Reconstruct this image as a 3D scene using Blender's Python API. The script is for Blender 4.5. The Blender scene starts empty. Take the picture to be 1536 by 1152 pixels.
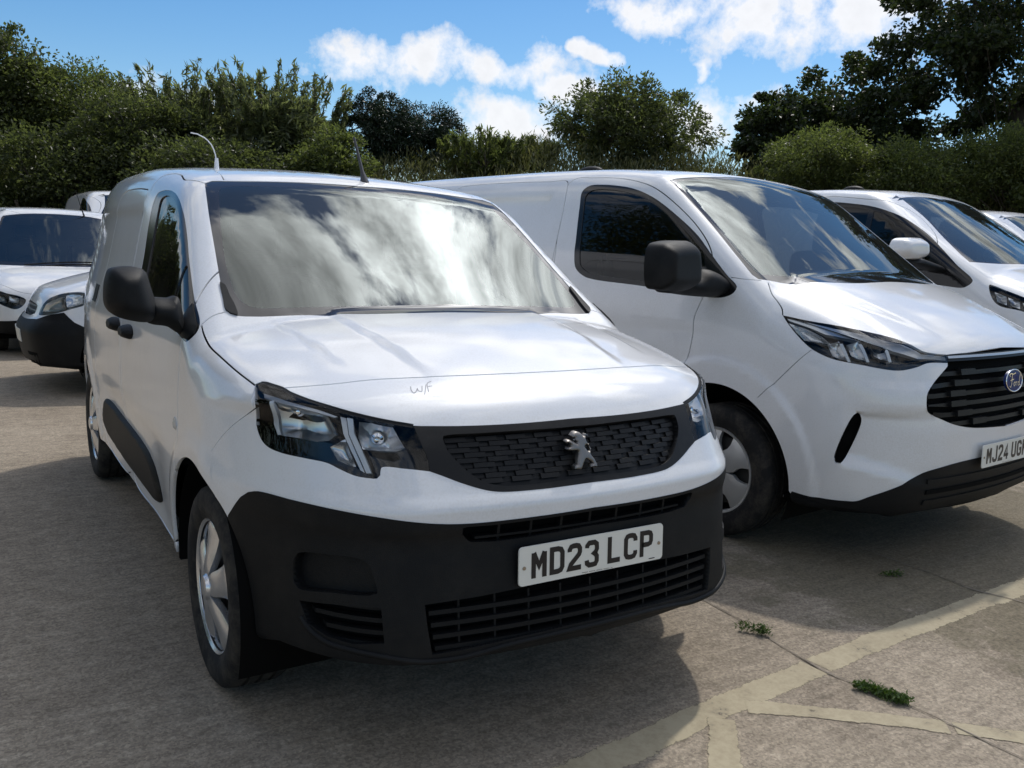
import bpy, bmesh, math, random
import numpy as np
from mathutils import Vector, Matrix
from mathutils.geometry import delaunay_2d_cdt
random.seed(7); RNG = np.random.default_rng(7)
scene = bpy.context.scene
col = scene.collection

# ------------------------------------------------------------------ camera
IMG_W, IMG_H = 1536.0, 1152.0
CAM = np.array([-1.5241, -1.8713, 1.4396]); YAW, PITCH, ROLL, FPX = .5664, -.1548, .0399, 1319.1
def cam_axes():
    cy, sy, cp, sp = math.cos(YAW), math.sin(YAW), math.cos(PITCH), math.sin(PITCH)
    f = np.array([sy*cp, cy*cp, sp]); r = np.array([cy, -sy, 0.0]); u = np.cross(r, f)
    cr, sr = math.cos(ROLL), math.sin(ROLL)
    return np.array([cr*r+sr*u, -sr*r+cr*u, f])
RM = cam_axes()
cd = bpy.data.cameras.new('camera'); cam = bpy.data.objects.new('camera', cd); col.objects.link(cam)
m = Matrix.Identity(4)
for i in range(3):
    m[i][0] = RM[0][i]; m[i][1] = RM[1][i]; m[i][2] = -RM[2][i]; m[i][3] = CAM[i]
cam.matrix_world = m
cd.sensor_width = 36; cd.lens = 36*FPX/IMG_W; cd.clip_start = .05; cd.clip_end = 3000
scene.camera = cam

# ------------------------------------------------------------------ light
SUN = Vector((.49, .305, .82)).normalized()
SUN_EL = math.asin(SUN.z); SUN_AZ = math.atan2(SUN.x, SUN.y)
ld = bpy.data.lights.new('sun', 'SUN'); ld.energy = 2.7; ld.angle = math.radians(1.8); ld.color = (1, .95, .88)
sun = bpy.data.objects.new('sun', ld); col.objects.link(sun)
sun.rotation_euler = (-SUN).to_track_quat('-Z', 'Y').to_euler()
scene.view_settings.view_transform = 'Standard'; scene.view_settings.look = 'None'
scene.view_settings.exposure = -0.36; scene.view_settings.gamma = 1.0
world = bpy.data.worlds.new('World'); scene.world = world; world.use_nodes = True
wn = world.node_tree; wn.nodes.clear(); WL = wn.links
def wnode(t, **k):
    n = wn.nodes.new(t)
    for a, b in k.items(): setattr(n, a, b)
    return n
def wmath(op, a, b=None, c=None, clamp=False):
    n = wnode('ShaderNodeMath', operation=op); n.use_clamp = clamp
    for i, v in enumerate((a, b, c)):
        if v is None: continue
        if isinstance(v, (int, float)): n.inputs[i].default_value = v
        else: WL.new(v, n.inputs[i])
    return n.outputs[0]
def wmix(f, a, b):
    n = wnode('ShaderNodeMix', data_type='RGBA')
    for i, v in ((0, f), (6, a), (7, b)):
        if isinstance(v, tuple): n.inputs[i].default_value = v
        elif isinstance(v, (int, float)): n.inputs[i].default_value = v
        else: WL.new(v, n.inputs[i])
    return n.outputs[2]
wo = wnode('ShaderNodeOutputWorld'); bg = wnode('ShaderNodeBackground'); sk = wnode('ShaderNodeTexSky')
sk.sky_type = 'NISHITA'; sk.sun_disc = False; sk.sun_elevation = SUN_EL; sk.sun_rotation = SUN_AZ; sk.altitude = 100; sk.air_density = 1.0; sk.dust_density = .35; sk.ozone_density = 2.0
tc = wnode('ShaderNodeTexCoord'); sx = wnode('ShaderNodeSeparateXYZ'); WL.new(tc.outputs['Generated'], sx.inputs[0]); DX, DY, DZ = sx.outputs
az = wmath('ARCTAN2', DX, DY); el = wmath('ARCSINE', DZ)
wp_ = wnode('ShaderNodeTexNoise'); wp_.inputs['Scale'].default_value = 13.0; wp_.inputs['Detail'].default_value = 4; WL.new(tc.outputs['Generated'], wp_.inputs['Vector']); wc_ = wnode('ShaderNodeSeparateColor'); WL.new(wp_.outputs['Color'], wc_.inputs[0])
azw = wmath('ADD', az, wmath('MULTIPLY', wmath('SUBTRACT', wc_.outputs[0], .5), .20)); elw = wmath('ADD', el, wmath('MULTIPLY', wmath('SUBTRACT', wc_.outputs[1], .5), .075))
# cloud layer seen in perspective
den = wmath('ADD', wmath('MAXIMUM', DZ, 0.0), .12); cx = wmath('DIVIDE', DX, den); cy = wmath('DIVIDE', DY, den)
cv = wnode('ShaderNodeCombineXYZ'); WL.new(cx, cv.inputs[0]); WL.new(cy, cv.inputs[1]); cv.inputs[2].default_value = 3.7
n1 = wnode('ShaderNodeTexNoise'); n1.inputs['Scale'].default_value = 3.3; n1.inputs['Detail'].default_value = 7; n1.inputs['Roughness'].default_value = .60; n1.inputs['Distortion'].default_value = .35; WL.new(cv.outputs[0], n1.inputs['Vector'])
n2 = wnode('ShaderNodeTexNoise'); n2.inputs['Scale'].default_value = 7.5; n2.inputs['Detail'].default_value = 6; n2.inputs['Roughness'].default_value = .6; WL.new(cv.outputs[0], n2.inputs['Vector'])
n3 = wnode('ShaderNodeTexNoise'); n3.inputs['Scale'].default_value = 21.0; n3.inputs['Detail'].default_value = 7; n3.inputs['Roughness'].default_value = .62; WL.new(tc.outputs['Generated'], n3.inputs['Vector'])
def ramp01(x, a, b): return wmath('MULTIPLY', wmath('SUBTRACT', x, a), 1.0/(b-a), clamp=True)
high = wmath('MULTIPLY', ramp01(n1.outputs[0], .45, .525), ramp01(el, .30, .50))
# low fair-weather clouds ahead: (azimuth, elevation, half width, half height) in degrees
blobs = [(22.5, 10.5, 3.2, 1.2), (27, 11.0, 4.2, 1.35), (32, 10.5, 3.8, 1.1), (36, 9.6, 2.2, .8), (30.5, 7.7, 4.2, 1.2), (41, 14.5, 3.6, 1.1), (46.5, 13.7, 4.0, 1.9), (52.5, 14.2, 5.0, 2.3), (37, 12.1, 1.6, .5), (43.4, 11.1, 1.1, .45), (43.5, 8.8, 2.6, 1.5),
         (10, 7.0, 4.5, 1.2), (-20, 8, 9, 2), (80, 11, 9, 2.8), (130, 10, 12, 3), (180, 13, 12, 3), (-70, 10, 12, 3), (-125, 11, 12, 3)]
acc = None
for a, e, w, h in blobs:
    u = wmath('MULTIPLY', wmath('SUBTRACT', azw, math.radians(a)), 1/math.radians(w)); v = wmath('MULTIPLY', wmath('SUBTRACT', elw, math.radians(e)), 1/math.radians(h))
    d = wmath('SUBTRACT', 1.0, wmath('ADD', wmath('MULTIPLY', u, u), wmath('MULTIPLY', v, v))); d = wmath('MAXIMUM', d, -2.5)
    acc = d if acc is None else wmath('MAXIMUM', acc, d)
low = ramp01(wmath('ADD', acc, wmath('MULTIPLY', wmath('SUBTRACT', n3.outputs[0], .5), 8.0)), -.80, .95)
cm = wmath('MAXIMUM', high, wmath('MULTIPLY', low, .93))
# cloud brightness: thick parts greyer, and brighter towards the sun (forward scattering)
sd = wnode('ShaderNodeVectorMath', operation='DOT_PRODUCT'); WL.new(tc.outputs['Generated'], sd.inputs[0]); sd.inputs[1].default_value = tuple(SUN)
fwd = wmath('POWER', wmath('MAXIMUM', sd.outputs['Value'], 0.0), 40.0); fw2 = wmath('POWER', wmath('MAXIMUM', sd.outputs['Value'], 0.0), 6.0)
shade = wmath('MAXIMUM', wmath('SUBTRACT', 2.45, wmath('MULTIPLY', n2.outputs[0], 3.1)), .22)
hb = wmath('MULTIPLY', shade, wmath('ADD', wmath('ADD', 7.8, wmath('MULTIPLY', fw2, 4.5)), wmath('MULTIPLY', fwd, 55.0)))
lb_ = wmath('MULTIPLY', wmath('SUBTRACT', 1.22, wmath('MULTIPLY', n3.outputs[0], .45)), 8.6)
hw_ = wmath('SUBTRACT', 1.0, ramp01(el, .28, .45)); cb = wmath('ADD', wmath('MULTIPLY', lb_, hw_), wmath('MULTIPLY', hb, wmath('SUBTRACT', 1.0, hw_)))
cc = wnode('ShaderNodeCombineColor'); WL.new(cb, cc.inputs[0]); WL.new(wmath('MULTIPLY', cb, 1.0), cc.inputs[1]); WL.new(wmath('MULTIPLY', cb, 1.02), cc.inputs[2])
hs = wnode('ShaderNodeHueSaturation'); hs.inputs['Saturation'].default_value = 1.35; WL.new(sk.outputs[0], hs.inputs['Color'])
WL.new(wmix(cm, hs.outputs[0], cc.outputs[0]), bg.inputs[0]); bg.inputs[1].default_value = .15; WL.new(bg.outputs[0], wo.inputs[0])
world.cycles.sampling_method = 'MANUAL'; world.cycles.sample_map_resolution = 512
cy_ = scene.cycles; cy_.max_bounces = 7; cy_.diffuse_bounces = 3; cy_.glossy_bounces = 4; cy_.transmission_bounces = 4; cy_.transparent_max_bounces = 10; cy_.caustics_reflective = False; cy_.caustics_refractive = False


# ------------------------------------------------------------------ materials
MATS = {}
def principled(name, color, rough=.5, metal=0.0, coat=0.0, spec=.5, **kw):
    if name in MATS: return MATS[name]
    mt = bpy.data.materials.new(name); mt.use_nodes = True
    b = mt.node_tree.nodes['Principled BSDF']
    b.inputs['Base Color'].default_value = (*color, 1); b.inputs['Roughness'].default_value = rough
    b.inputs['Metallic'].default_value = metal; b.inputs['Coat Weight'].default_value = coat
    b.inputs['Specular IOR Level'].default_value = spec; b.inputs['Coat Roughness'].default_value = .03
    for k, v in kw.items(): b.inputs[k].default_value = v
    MATS[name] = mt
    return mt
principled('paint', (.74, .75, .76), .4, 0, 1.0, .5); principled('plastic', (.0085, .0092, .0105), .55, 0, 0, .2); principled('grille', (.0085, .009, .010), .45, 0, 0, .22)
principled('gap', (.004, .004, .004), .9, 0, 0, .1); principled('gloss_black', (.008, .008, .009), .12); principled('frit', (.02, .02, .022), .05, 0, 0, .8)
principled('rubber', (.016, .016, .017), .8, 0, 0, .3); principled('trim_silver', (.70, .71, .73), .25, .85); principled('trim_grey', (.52, .53, .54), .35, .6); principled('brake', (.06, .06, .06), .6, .5)
principled('plate', (.74, .73, .67), .35); principled('plate_ink', (.006, .006, .008), .35); principled('screw', (.35, .28, .2), .5, .6)
principled('cabin', (.02, .02, .022), .75); principled('cabin_grey', (.12, .12, .12), .8); principled('reflector', (.70, .70, .70), .28, 1.0); principled('reflector_turn', (.6, .6, .6), .25, .8)
principled('drl', (.75, .77, .8), .2); principled('chrome', (.8, .8, .82), .1, 1.0); principled('chrome_satin', (.22, .21, .20), .45, 1.0); principled('pen', (.25, .25, .28), .6); principled('lamp_clear', (.6, .6, .6), .2, .3)
def glass_mat(name, tint, ior, rough=0.0, trans=(1, 1, 1), dust=0.0):
    mt = bpy.data.materials.new(name); mt.use_nodes = True; nt = mt.node_tree; nt.nodes.clear()
    o = nt.nodes.new('ShaderNodeOutputMaterial'); mx = nt.nodes.new('ShaderNodeMixShader'); fr = nt.nodes.new('ShaderNodeFresnel'); gl = nt.nodes.new('ShaderNodeBsdfGlossy'); tr = nt.nodes.new('ShaderNodeBsdfTransparent')
    fr.inputs['IOR'].default_value = ior; gl.inputs['Roughness'].default_value = rough; gl.inputs['Color'].default_value = (*trans, 1); tr.inputs['Color'].default_value = (*tint, 1)
    nt.links.new(fr.outputs[0], mx.inputs[0]); nt.links.new(tr.outputs[0], mx.inputs[1]); nt.links.new(gl.outputs[0], mx.inputs[2]); nt.links.new(mx.outputs[0], o.inputs[0])
    if dust:
        # film of dust on the pane
        df = nt.nodes.new('ShaderNodeBsdfDiffuse'); df.inputs[0].default_value = (.6, .6, .56, 1); m2 = nt.nodes.new('ShaderNodeMixShader'); nz = nt.nodes.new('ShaderNodeTexNoise'); nz.inputs['Scale'].default_value = 4.0; nz.inputs['Detail'].default_value = 6.0; mu = nt.nodes.new('ShaderNodeMath'); mu.operation = 'MULTIPLY'; mu.inputs[1].default_value = dust*2; gp = nt.nodes.new('ShaderNodeNewGeometry')
        nt.links.new(gp.outputs['Position'], nz.inputs['Vector']); nt.links.new(nz.outputs[0], mu.inputs[0]); nt.links.new(mu.outputs[0], m2.inputs[0]); nt.links.new(mx.outputs[0], m2.inputs[1]); nt.links.new(df.outputs[0], m2.inputs[2]); nt.links.new(m2.outputs[0], o.inputs[0])
    MATS[name] = mt
glass_mat('windscreen', (.62, .70, .66), 1.84, .012, (.93, 1, .97), dust=.012); glass_mat('side_glass', (.12, .14, .13), 1.45, .01, dust=.01); glass_mat('lamp_glass', (.93, .95, .96), 1.33, .01)
glass_mat('side_glass_dark', (.16, .17, .18), 1.5, .02); principled('light_guide', (.55, .57, .6), .15, .5); principled('badge_blue', (.006, .022, .13), .35, 0, 0, .2)
principled('lamp_white', (.8, .8, .8), .15, .6)
principled('aerial_rod', (.045, .045, .05), .35)
def dusty_paint():
    nt = MATS['paint'].node_tree; b = nt.nodes['Principled BSDF']; L = nt.links.new
    g = nt.nodes.new('ShaderNodeNewGeometry'); n1 = nt.nodes.new('ShaderNodeTexNoise'); n1.inputs['Scale'].default_value = 2.3; n1.inputs['Detail'].default_value = 8; n1.inputs['Roughness'].default_value = .7; L(g.outputs['Position'], n1.inputs['Vector'])
    n2 = nt.nodes.new('ShaderNodeTexNoise'); n2.inputs['Scale'].default_value = 160; n2.inputs['Detail'].default_value = 3; L(g.outputs['Position'], n2.inputs['Vector'])
    mu = nt.nodes.new('ShaderNodeMath'); mu.operation = 'MULTIPLY'; L(n1.outputs[0], mu.inputs[0]); L(n2.outputs[0], mu.inputs[1])
    r = nt.nodes.new('ShaderNodeMapRange'); r.inputs[1].default_value = .20; r.inputs[2].default_value = .42; r.inputs[3].default_value = 0; r.inputs[4].default_value = .30; L(mu.outputs[0], r.inputs[0])
    mx = nt.nodes.new('ShaderNodeMix'); mx.data_type = 'RGBA'; mx.inputs[6].default_value = (.74, .75, .77, 1); mx.inputs[7].default_value = (.52, .50, .46, 1); L(r.outputs[0], mx.inputs[0]); L(mx.outputs[2], b.inputs['Base Color'])
    r2 = nt.nodes.new('ShaderNodeMapRange'); r2.inputs[3].default_value = .02; r2.inputs[4].default_value = .14; L(n1.outputs[0], r2.inputs[0]); L(r2.outputs[0], b.inputs['Coat Roughness'])
    # orange peel and slight panel waviness
    n3 = nt.nodes.new('ShaderNodeTexNoise'); n3.inputs['Scale'].default_value = 3.5; n3.inputs['Detail'].default_value = 2; L(g.outputs['Position'], n3.inputs['Vector']); bp = nt.nodes.new('ShaderNodeBump'); bp.inputs['Strength'].default_value = .10; bp.inputs['Distance'].default_value = .012; L(n3.outputs[0], bp.inputs['Height']); L(bp.outputs[0], b.inputs['Coat Normal'])
dusty_paint()
principled('lamp_grey', (.45, .45, .44), .25, .4)
principled('sticker', (.22, .28, .08), .6)
def dusty(name, c1, c2, scale, lo, hi, bump=0.0, bscale=400):
    nt = MATS[name].node_tree; b = nt.nodes['Principled BSDF']; L = nt.links.new
    g = nt.nodes.new('ShaderNodeNewGeometry'); n = nt.nodes.new('ShaderNodeTexNoise'); n.inputs['Scale'].default_value = scale; n.inputs['Detail'].default_value = 9; n.inputs['Roughness'].default_value = .72; L(g.outputs['Position'], n.inputs['Vector'])
    r = nt.nodes.new('ShaderNodeMapRange'); r.inputs[1].default_value = lo; r.inputs[2].default_value = hi; L(n.outputs[0], r.inputs[0]); mx = nt.nodes.new('ShaderNodeMix'); mx.data_type = 'RGBA'; mx.inputs[6].default_value = (*c1, 1); mx.inputs[7].default_value = (*c2, 1); L(r.outputs[0], mx.inputs[0]); L(mx.outputs[2], b.inputs['Base Color'])
    if bump:
        v = nt.nodes.new('ShaderNodeTexNoise'); v.inputs['Scale'].default_value = bscale; v.inputs['Detail'].default_value = 2; L(g.outputs['Position'], v.inputs['Vector']); bp = nt.nodes.new('ShaderNodeBump'); bp.inputs['Strength'].default_value = bump; bp.inputs['Distance'].default_value = .002; L(v.outputs[0], bp.inputs['Height']); L(bp.outputs[0], b.inputs['Normal'])
dusty('plastic', (.0055, .0062, .0072), (.014, .0138, .0135), 7, .48, .78, .35, 350); dusty('rubber', (.012, .012, .013), (.075, .066, .054), 11, .45, .75, .4, 120); dusty('grille', (.007, .0075, .0085), (.022, .0215, .021), 9, .50, .80)


# ------------------------------------------------------------------ object helpers
def newobj(name, me, parent=None, **props):
    o = bpy.data.objects.new(name, me); col.objects.link(o)
    if parent is not None: o.parent = parent
    for k, v in props.items(): o[k] = v
    return o
def empty(name, loc=(0, 0, 0), rz=0, **props):
    o = newobj(name, None, None, **props); o.location = loc; o.rotation_euler = (0, 0, rz); o.empty_display_size = .1
    return o
def mesh_from(name, V, F, mat=None, smooth=True, normals=None):
    me = bpy.data.meshes.new(name)
    me.from_pydata([tuple(map(float, v)) for v in V], [], [tuple(map(int, f)) for f in F])
    if mat: me.materials.append(mat)
    if smooth: me.polygons.foreach_set('use_smooth', [True]*len(me.polygons))
    me.update()
    if normals is not None:
        me.normals_split_custom_set_from_vertices([tuple(map(float, n)) for n in normals])
    return me
def bm_mesh(name, bm, mat=None, smooth=False):
    me = bpy.data.meshes.new(name); bm.to_mesh(me); bm.free()
    if mat: me.materials.append(mat)
    if smooth: me.polygons.foreach_set('use_smooth', [True]*len(me.polygons))
    return me
def auto_smooth(me, deg=35):
    me.polygons.foreach_set('use_smooth', [True]*len(me.polygons))
    me.set_sharp_from_angle(angle=math.radians(deg))
    return me
def bm_box(bm, c, s, rot=None):
    r = bmesh.ops.create_cube(bm, size=1)['verts']
    M = Matrix.Translation(c) @ (rot.to_4x4() if rot is not None else Matrix.Identity(4)) @ Matrix.Diagonal((*s, 1))
    bmesh.ops.transform(bm, matrix=M, verts=r)
    return r
def box_obj(name, c, s, mat, parent=None, bev=.005, rot=None, **props):
    bm = bmesh.new(); bm_box(bm, c, s, rot)
    if bev: bmesh.ops.bevel(bm, geom=bm.edges[:], offset=bev, segments=2, affect='EDGES')
    return newobj(name, auto_smooth(bm_mesh(name, bm, mat)), parent, **props)
def tube_mesh(name, pts, rad, mat, seg=8, cap=True):
    pts = [Vector(p) for p in pts]; n = len(pts)
    if not hasattr(rad, '__len__'): rad = [rad]*n
    V = []; F = []
    t0 = (pts[1]-pts[0]).normalized(); up = Vector((0, 0, 1)) if abs(t0.z) < .9 else Vector((1, 0, 0))
    a = t0.cross(up).normalized()
    for i, p in enumerate(pts):
        t = (pts[min(i+1, n-1)]-pts[max(i-1, 0)]).normalized()
        a = (a - t*a.dot(t)).normalized(); b = t.cross(a)
        for k in range(seg):
            an = 2*math.pi*k/seg
            V.append(p + (a*math.cos(an)+b*math.sin(an))*rad[i])
    for i in range(n-1):
        for k in range(seg):
            k2 = (k+1) % seg
            F.append((i*seg+k, i*seg+k2, (i+1)*seg+k2, (i+1)*seg+k))
    if cap:
        F.append(tuple(range(seg))[::-1]); F.append(tuple((n-1)*seg+k for k in range(seg)))
    return auto_smooth(mesh_from(name, V, F, mat), 50)
def lathe(name, prof, mat, seg=64, axis='x', deg=35):
    """prof: list of (axial, radius)."""
    V = []; F = []; n = len(prof)
    for k in range(seg):
        a = 2*math.pi*k/seg; c, s = math.cos(a), math.sin(a)
        for ax, r in prof:
            V.append((ax, r*c, r*s) if axis == 'x' else (r*c, r*s, ax))
    for k in range(seg):
        k2 = (k+1) % seg
        for i in range(n-1):
            F.append((k*n+i, k*n+i+1, k2*n+i+1, k2*n+i))
    me = mesh_from(name, V, F, mat)
    bm = bmesh.new(); bm.from_mesh(me); bmesh.ops.remove_doubles(bm, verts=bm.verts[:], dist=1e-5)
    bmesh.ops.recalc_face_normals(bm, faces=bm.faces[:]); bm.to_mesh(me); bm.free()
    return auto_smooth(me, deg)
def spline(pts, step=.01, closed=False):
    """Catmull-Rom through pts (any dim); resample with about `step` spacing."""
    P = [np.asarray(p, float) for p in pts]; out = []; n = len(P)
    rng = range(n if closed else n-1)
    for i in rng:
        if closed: p0, p1, p2, p3 = P[i-1], P[i], P[(i+1) % n], P[(i+2) % n]
        else: p0, p1, p2, p3 = P[max(i-1, 0)], P[i], P[i+1], P[min(i+2, n-1)]
        k = max(1, int(np.linalg.norm(p2-p1)/step))
        d1 = np.linalg.norm(p1-p0)**.5+1e-9; d2 = np.linalg.norm(p2-p1)**.5+1e-9; d3 = np.linalg.norm(p3-p2)**.5+1e-9
        m1 = (p2-p1) if d1 < 1e-6 else d2*((p1-p0)/d1-(p2-p0)/(d1+d2)+(p2-p1)/d2)
        m2 = (p2-p1) if d3 < 1e-6 else d2*((p2-p1)/d2-(p3-p1)/(d2+d3)+(p3-p2)/d3)
        if i == 0 and not closed: m1 = (p2-p1)
        if i == n-2 and not closed: m2 = (p2-p1)
        for j in range(k):
            t = j/k
            out.append((2*t**3-3*t*t+1)*p1+(t**3-2*t*t+t)*m1+(-2*t**3+3*t*t)*p2+(t**3-t*t)*m2)
    if not closed: out.append(P[-1])
    return np.array(out)
class Pchip:
    def __init__(s, pts):
        a = np.array(sorted(pts), float); s.x, s.y = a[:, 0], a[:, 1]
        h = np.diff(s.x); d = np.diff(s.y)/h; m = np.zeros(len(s.x)); m[0], m[-1] = d[0], d[-1]
        for i in range(1, len(d)):
            if d[i-1]*d[i] > 0:
                w1, w2 = 2*h[i]+h[i-1], h[i]+2*h[i-1]; m[i] = (w1+w2)/(w1/d[i-1]+w2/d[i])
        s.m, s.h = m, h
    def __call__(s, x):
        x = np.asarray(x, float); i = np.clip(np.searchsorted(s.x, x)-1, 0, len(s.h)-1)
        h = s.h[i]; t = (x-s.x[i])/h; lo = t < 0; hi = t > 1; tc = np.clip(t, 0, 1)
        v = (2*tc**3-3*tc**2+1)*s.y[i]+(tc**3-2*tc**2+tc)*h*s.m[i]+(-2*tc**3+3*tc**2)*s.y[i+1]+(tc**3-tc**2)*h*s.m[i+1]
        return v+np.where(lo, (x-s.x[0])*s.m[0], 0)+np.where(hi, (x-s.x[-1])*s.m[-1], 0)
def smax(a, b, r):
    h = np.maximum(r-np.abs(a-b), 0); return np.maximum(a, b)+h*h/(4*r)
def smin(a, b, r): return -smax(-a, -b, r)
def sstep(a, b, x):
    t = np.clip((x-a)/(b-a), 0, 1); return t*t*(3-2*t)

# ------------------------------------------------------------------ vehicle bodies: a smooth surface cut into panels
class Body:
    """half body (x<=0) of a vehicle as the zero set of phi; panels are cut out of it in an azimuthal chart and mirrored."""
    def __init__(s, phi, pose, centre=(0, 2.0, .6), scale=(.9, 2.2, .75)):
        s.phi = phi; s.c = np.array(centre); s.sc = np.array(scale); s.pose = pose; s.polys = []; s.out = {}
        x, y, th = pose; c, n = math.cos(th), math.sin(th)
        s.R = np.array([[c, -n, 0], [n, c, 0], [0, 0, 1]]); s.t = np.array([x, y, 0])
    def f(s, P): return s.phi(P[..., 0], P[..., 1], P[..., 2])
    def grad(s, P):
        e = 1.5e-3; g = np.stack([s.f(P+e*d)-s.f(P-e*d) for d in np.eye(3)], -1)
        g[np.abs(P[..., 0]) < 1e-4, 0] = 0
        return g/np.linalg.norm(g, axis=-1, keepdims=True)
    def solve(s, O, D, t0, t1, n=70):
        O = np.ascontiguousarray(np.broadcast_to(O, D.shape)); ts = np.linspace(t0, t1, n); m = len(D)
        val = np.empty((n, m)); ch = max(1, int(60000//max(m, 1)))
        for k in range(0, n, ch):
            tt = ts[k:k+ch]; val[k:k+ch] = s.f((O[None]+D[None]*tt[:, None, None]).reshape(-1, 3)).reshape(len(tt), m)
        neg = val < 0
        hit = neg.any(0); i = np.where(hit, neg.argmax(0), np.argmin(val, 0)); i = np.clip(i, 1, n-1)
        a = ts[i-1].copy(); b = ts[i].copy()
        for _ in range(26):
            mdl = .5*(a+b); ng = s.f(O+D*mdl[..., None]) < 0
            b = np.where(ng, mdl, b); a = np.where(ng, a, mdl)
        t = np.where(hit, .5*(a+b), ts[np.argmin(val, 0)])
        return O+D*t[..., None]
    def from_px(s, px):
        px = np.asarray(px, float)
        d = np.stack([(px[:, 0]-IMG_W/2)/FPX, -(px[:, 1]-IMG_H/2)/FPX, np.ones(len(px))], -1) @ RM
        o = (CAM-s.t) @ s.R; d = d @ s.R
        d = d/np.linalg.norm(d, axis=1, keepdims=True); P = s.solve(o, d, 1.2, 12.2, 600)
        if getattr(s, 'flip', False): P[:, 0] *= -1
        return P
    def from_side(s, yz):
        yz = np.asarray(yz, float); O = np.stack([np.full(len(yz), -1.6), yz[:, 0], yz[:, 1]], -1)
        return s.solve(O, np.tile([1., 0, 0], (len(yz), 1)), 0, 1.6)
    def from_front(s, xz):
        xz = np.asarray(xz, float); O = np.stack([xz[:, 0], np.full(len(xz), -.6), xz[:, 1]], -1)
        return s.solve(O, np.tile([0, 1., 0], (len(xz), 1)), 0, 2.6, 110)
    def from_top(s, xy):
        xy = np.asarray(xy, float); O = np.stack([xy[:, 0], xy[:, 1], np.full(len(xy), 3.)], -1)
        return s.solve(O, np.tile([0, 0, -1.], (len(xy), 1)), 0, 3., 110)
    def on(s, P, iters=12):
        """pull points to the surface along the gradient"""
        P = np.array(P, float)
        for _ in range(iters):
            e = 1e-3; v = s.f(P); g = np.stack([s.f(P+e*d)-s.f(P-e*d) for d in np.eye(3)], -1)/(2*e)
            P = P-g*(v/np.maximum((g*g).sum(-1), .05))[..., None]*.9
        return P
    def chart(s, P):
        d = (np.asarray(P)-s.c)/s.sc; d = d/np.linalg.norm(d, axis=-1, keepdims=True)
        th = np.arccos(np.clip(-d[..., 0], -1, 1)); rho = np.hypot(d[..., 1], d[..., 2])+1e-12
        return np.stack([th*d[..., 1]/rho, th*d[..., 2]/rho], -1)
    def unchart(s, q):
        th = np.hypot(q[..., 0], q[..., 1])+1e-12; sn = np.sin(th)
        d = np.stack([-np.cos(th), sn*q[..., 0]/th, sn*q[..., 1]/th], -1)*s.sc
        d = d/np.linalg.norm(d, axis=-1, keepdims=True)
        P = s.solve(s.c+d*4.0, -d, 0, 4.0, 130)
        return P
    def trace(s, spec, step=.012):
        """spec = (kind, pts): kind px / side / front / top / P"""
        kind, pts = spec[0], np.asarray(spec[1], float)
        P = {'px': s.from_px, 'side': s.from_side, 'front': s.from_front, 'top': s.from_top, 'P': lambda a: np.asarray(a)}[kind](pts)
        return P
    def curve(s, *specs, smooth=True, closed=False, step=.012):
        P = np.concatenate([s.trace(sp) for sp in specs], 0)
        if smooth: Q = spline(P, step, closed)
        else:
            if closed: P = np.concatenate([P, P[:1]], 0)
            Q = np.concatenate([P[i]+(P[i+1]-P[i])*np.linspace(0, 1, max(2, int(np.linalg.norm(P[i+1]-P[i])/step)+1))[:-1, None] for i in range(len(P)-1)]+[P[-1:]], 0)
            if closed: Q = Q[:-1]
        return s.on(Q, 5)
    def region(s, name, Q, prio=None):
        s.polys.append((name, s.chart(Q)))
    def sym(s, name, Q):
        """closed region from an open curve that starts and ends on the centre plane"""
        Q = Q[Q[:, 0] < .005]; M = Q[::-1]*np.array([-1, 1, 1]); s.region(name, np.concatenate([Q, M], 0))
    def strip(s, name, Q, w=.005, closed=False):
        n = s.grad(Q)
        t = np.roll(Q, -1, 0)-np.roll(Q, 1, 0)
        if not closed: t[0] = Q[1]-Q[0]; t[-1] = Q[-1]-Q[-2]
        b = np.cross(n, t); b /= np.linalg.norm(b, axis=1, keepdims=True)+1e-12
        if closed:
            L, R2 = s.on(Q+b*w/2, 3), s.on(Q-b*w/2, 3); s.polys.append((name, (s.chart(L), s.chart(R2))))
        else: s.region(name, np.concatenate([s.on(Q+b*w/2, 3), s.on(Q-b*w/2, 3)[::-1]], 0))
    def cut(s, fine=.018, coarse=.05, fine_y=1.5, ymax=4.6, zmax=2.1, xmax=1.1, coarse_z=None):
        pts = []
        def grid(h, ylo, yhi, keep):
            Y, Z = np.meshgrid(np.arange(ylo, yhi, h), np.arange(.05, zmax, h)); A = np.stack([Y.ravel(), Z.ravel()], -1)
            P = s.from_side(A); pts.append((P, 0, h, keep))
            X, Y = np.meshgrid(np.arange(-xmax, -h*.4, h), np.arange(ylo, yhi, h)); P = s.from_top(np.stack([X.ravel(), Y.ravel()], -1)); pts.append((P, 2, h, keep))
        grid(fine, -.2, fine_y, lambda P: P[:, 1] <= fine_y); grid(coarse, fine_y, ymax, lambda P: P[:, 1] > fine_y)
        X, Z = np.meshgrid(np.arange(-xmax, -fine*.4, fine), np.arange(.05, zmax, fine)); P = s.from_front(np.stack([X.ravel(), Z.ravel()], -1)); pts.append((P, 1, fine, lambda P: P[:, 1] <= fine_y))
        allP = []
        for P, ax, h, keep in pts:
            ok = np.abs(s.f(P)) < 1e-4; P = P[ok]; n = s.grad(P); P = P[(np.abs(n).argmax(1) == ax) & keep(P) & (P[:, 0] < -.004)]
            allP.append(P)
        # bottom and rear, coarse, by unchart
        a = np.linspace(0, 2*math.pi, 900, endpoint=False); circ = np.stack([np.cos(a), np.sin(a)], -1)*math.pi/2
        rr = np.linspace(.05, .98, 16)[:, None, None]*circ[None, ::24]; rr = rr.reshape(-1, 2); Pb = s.unchart(rr)
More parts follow.
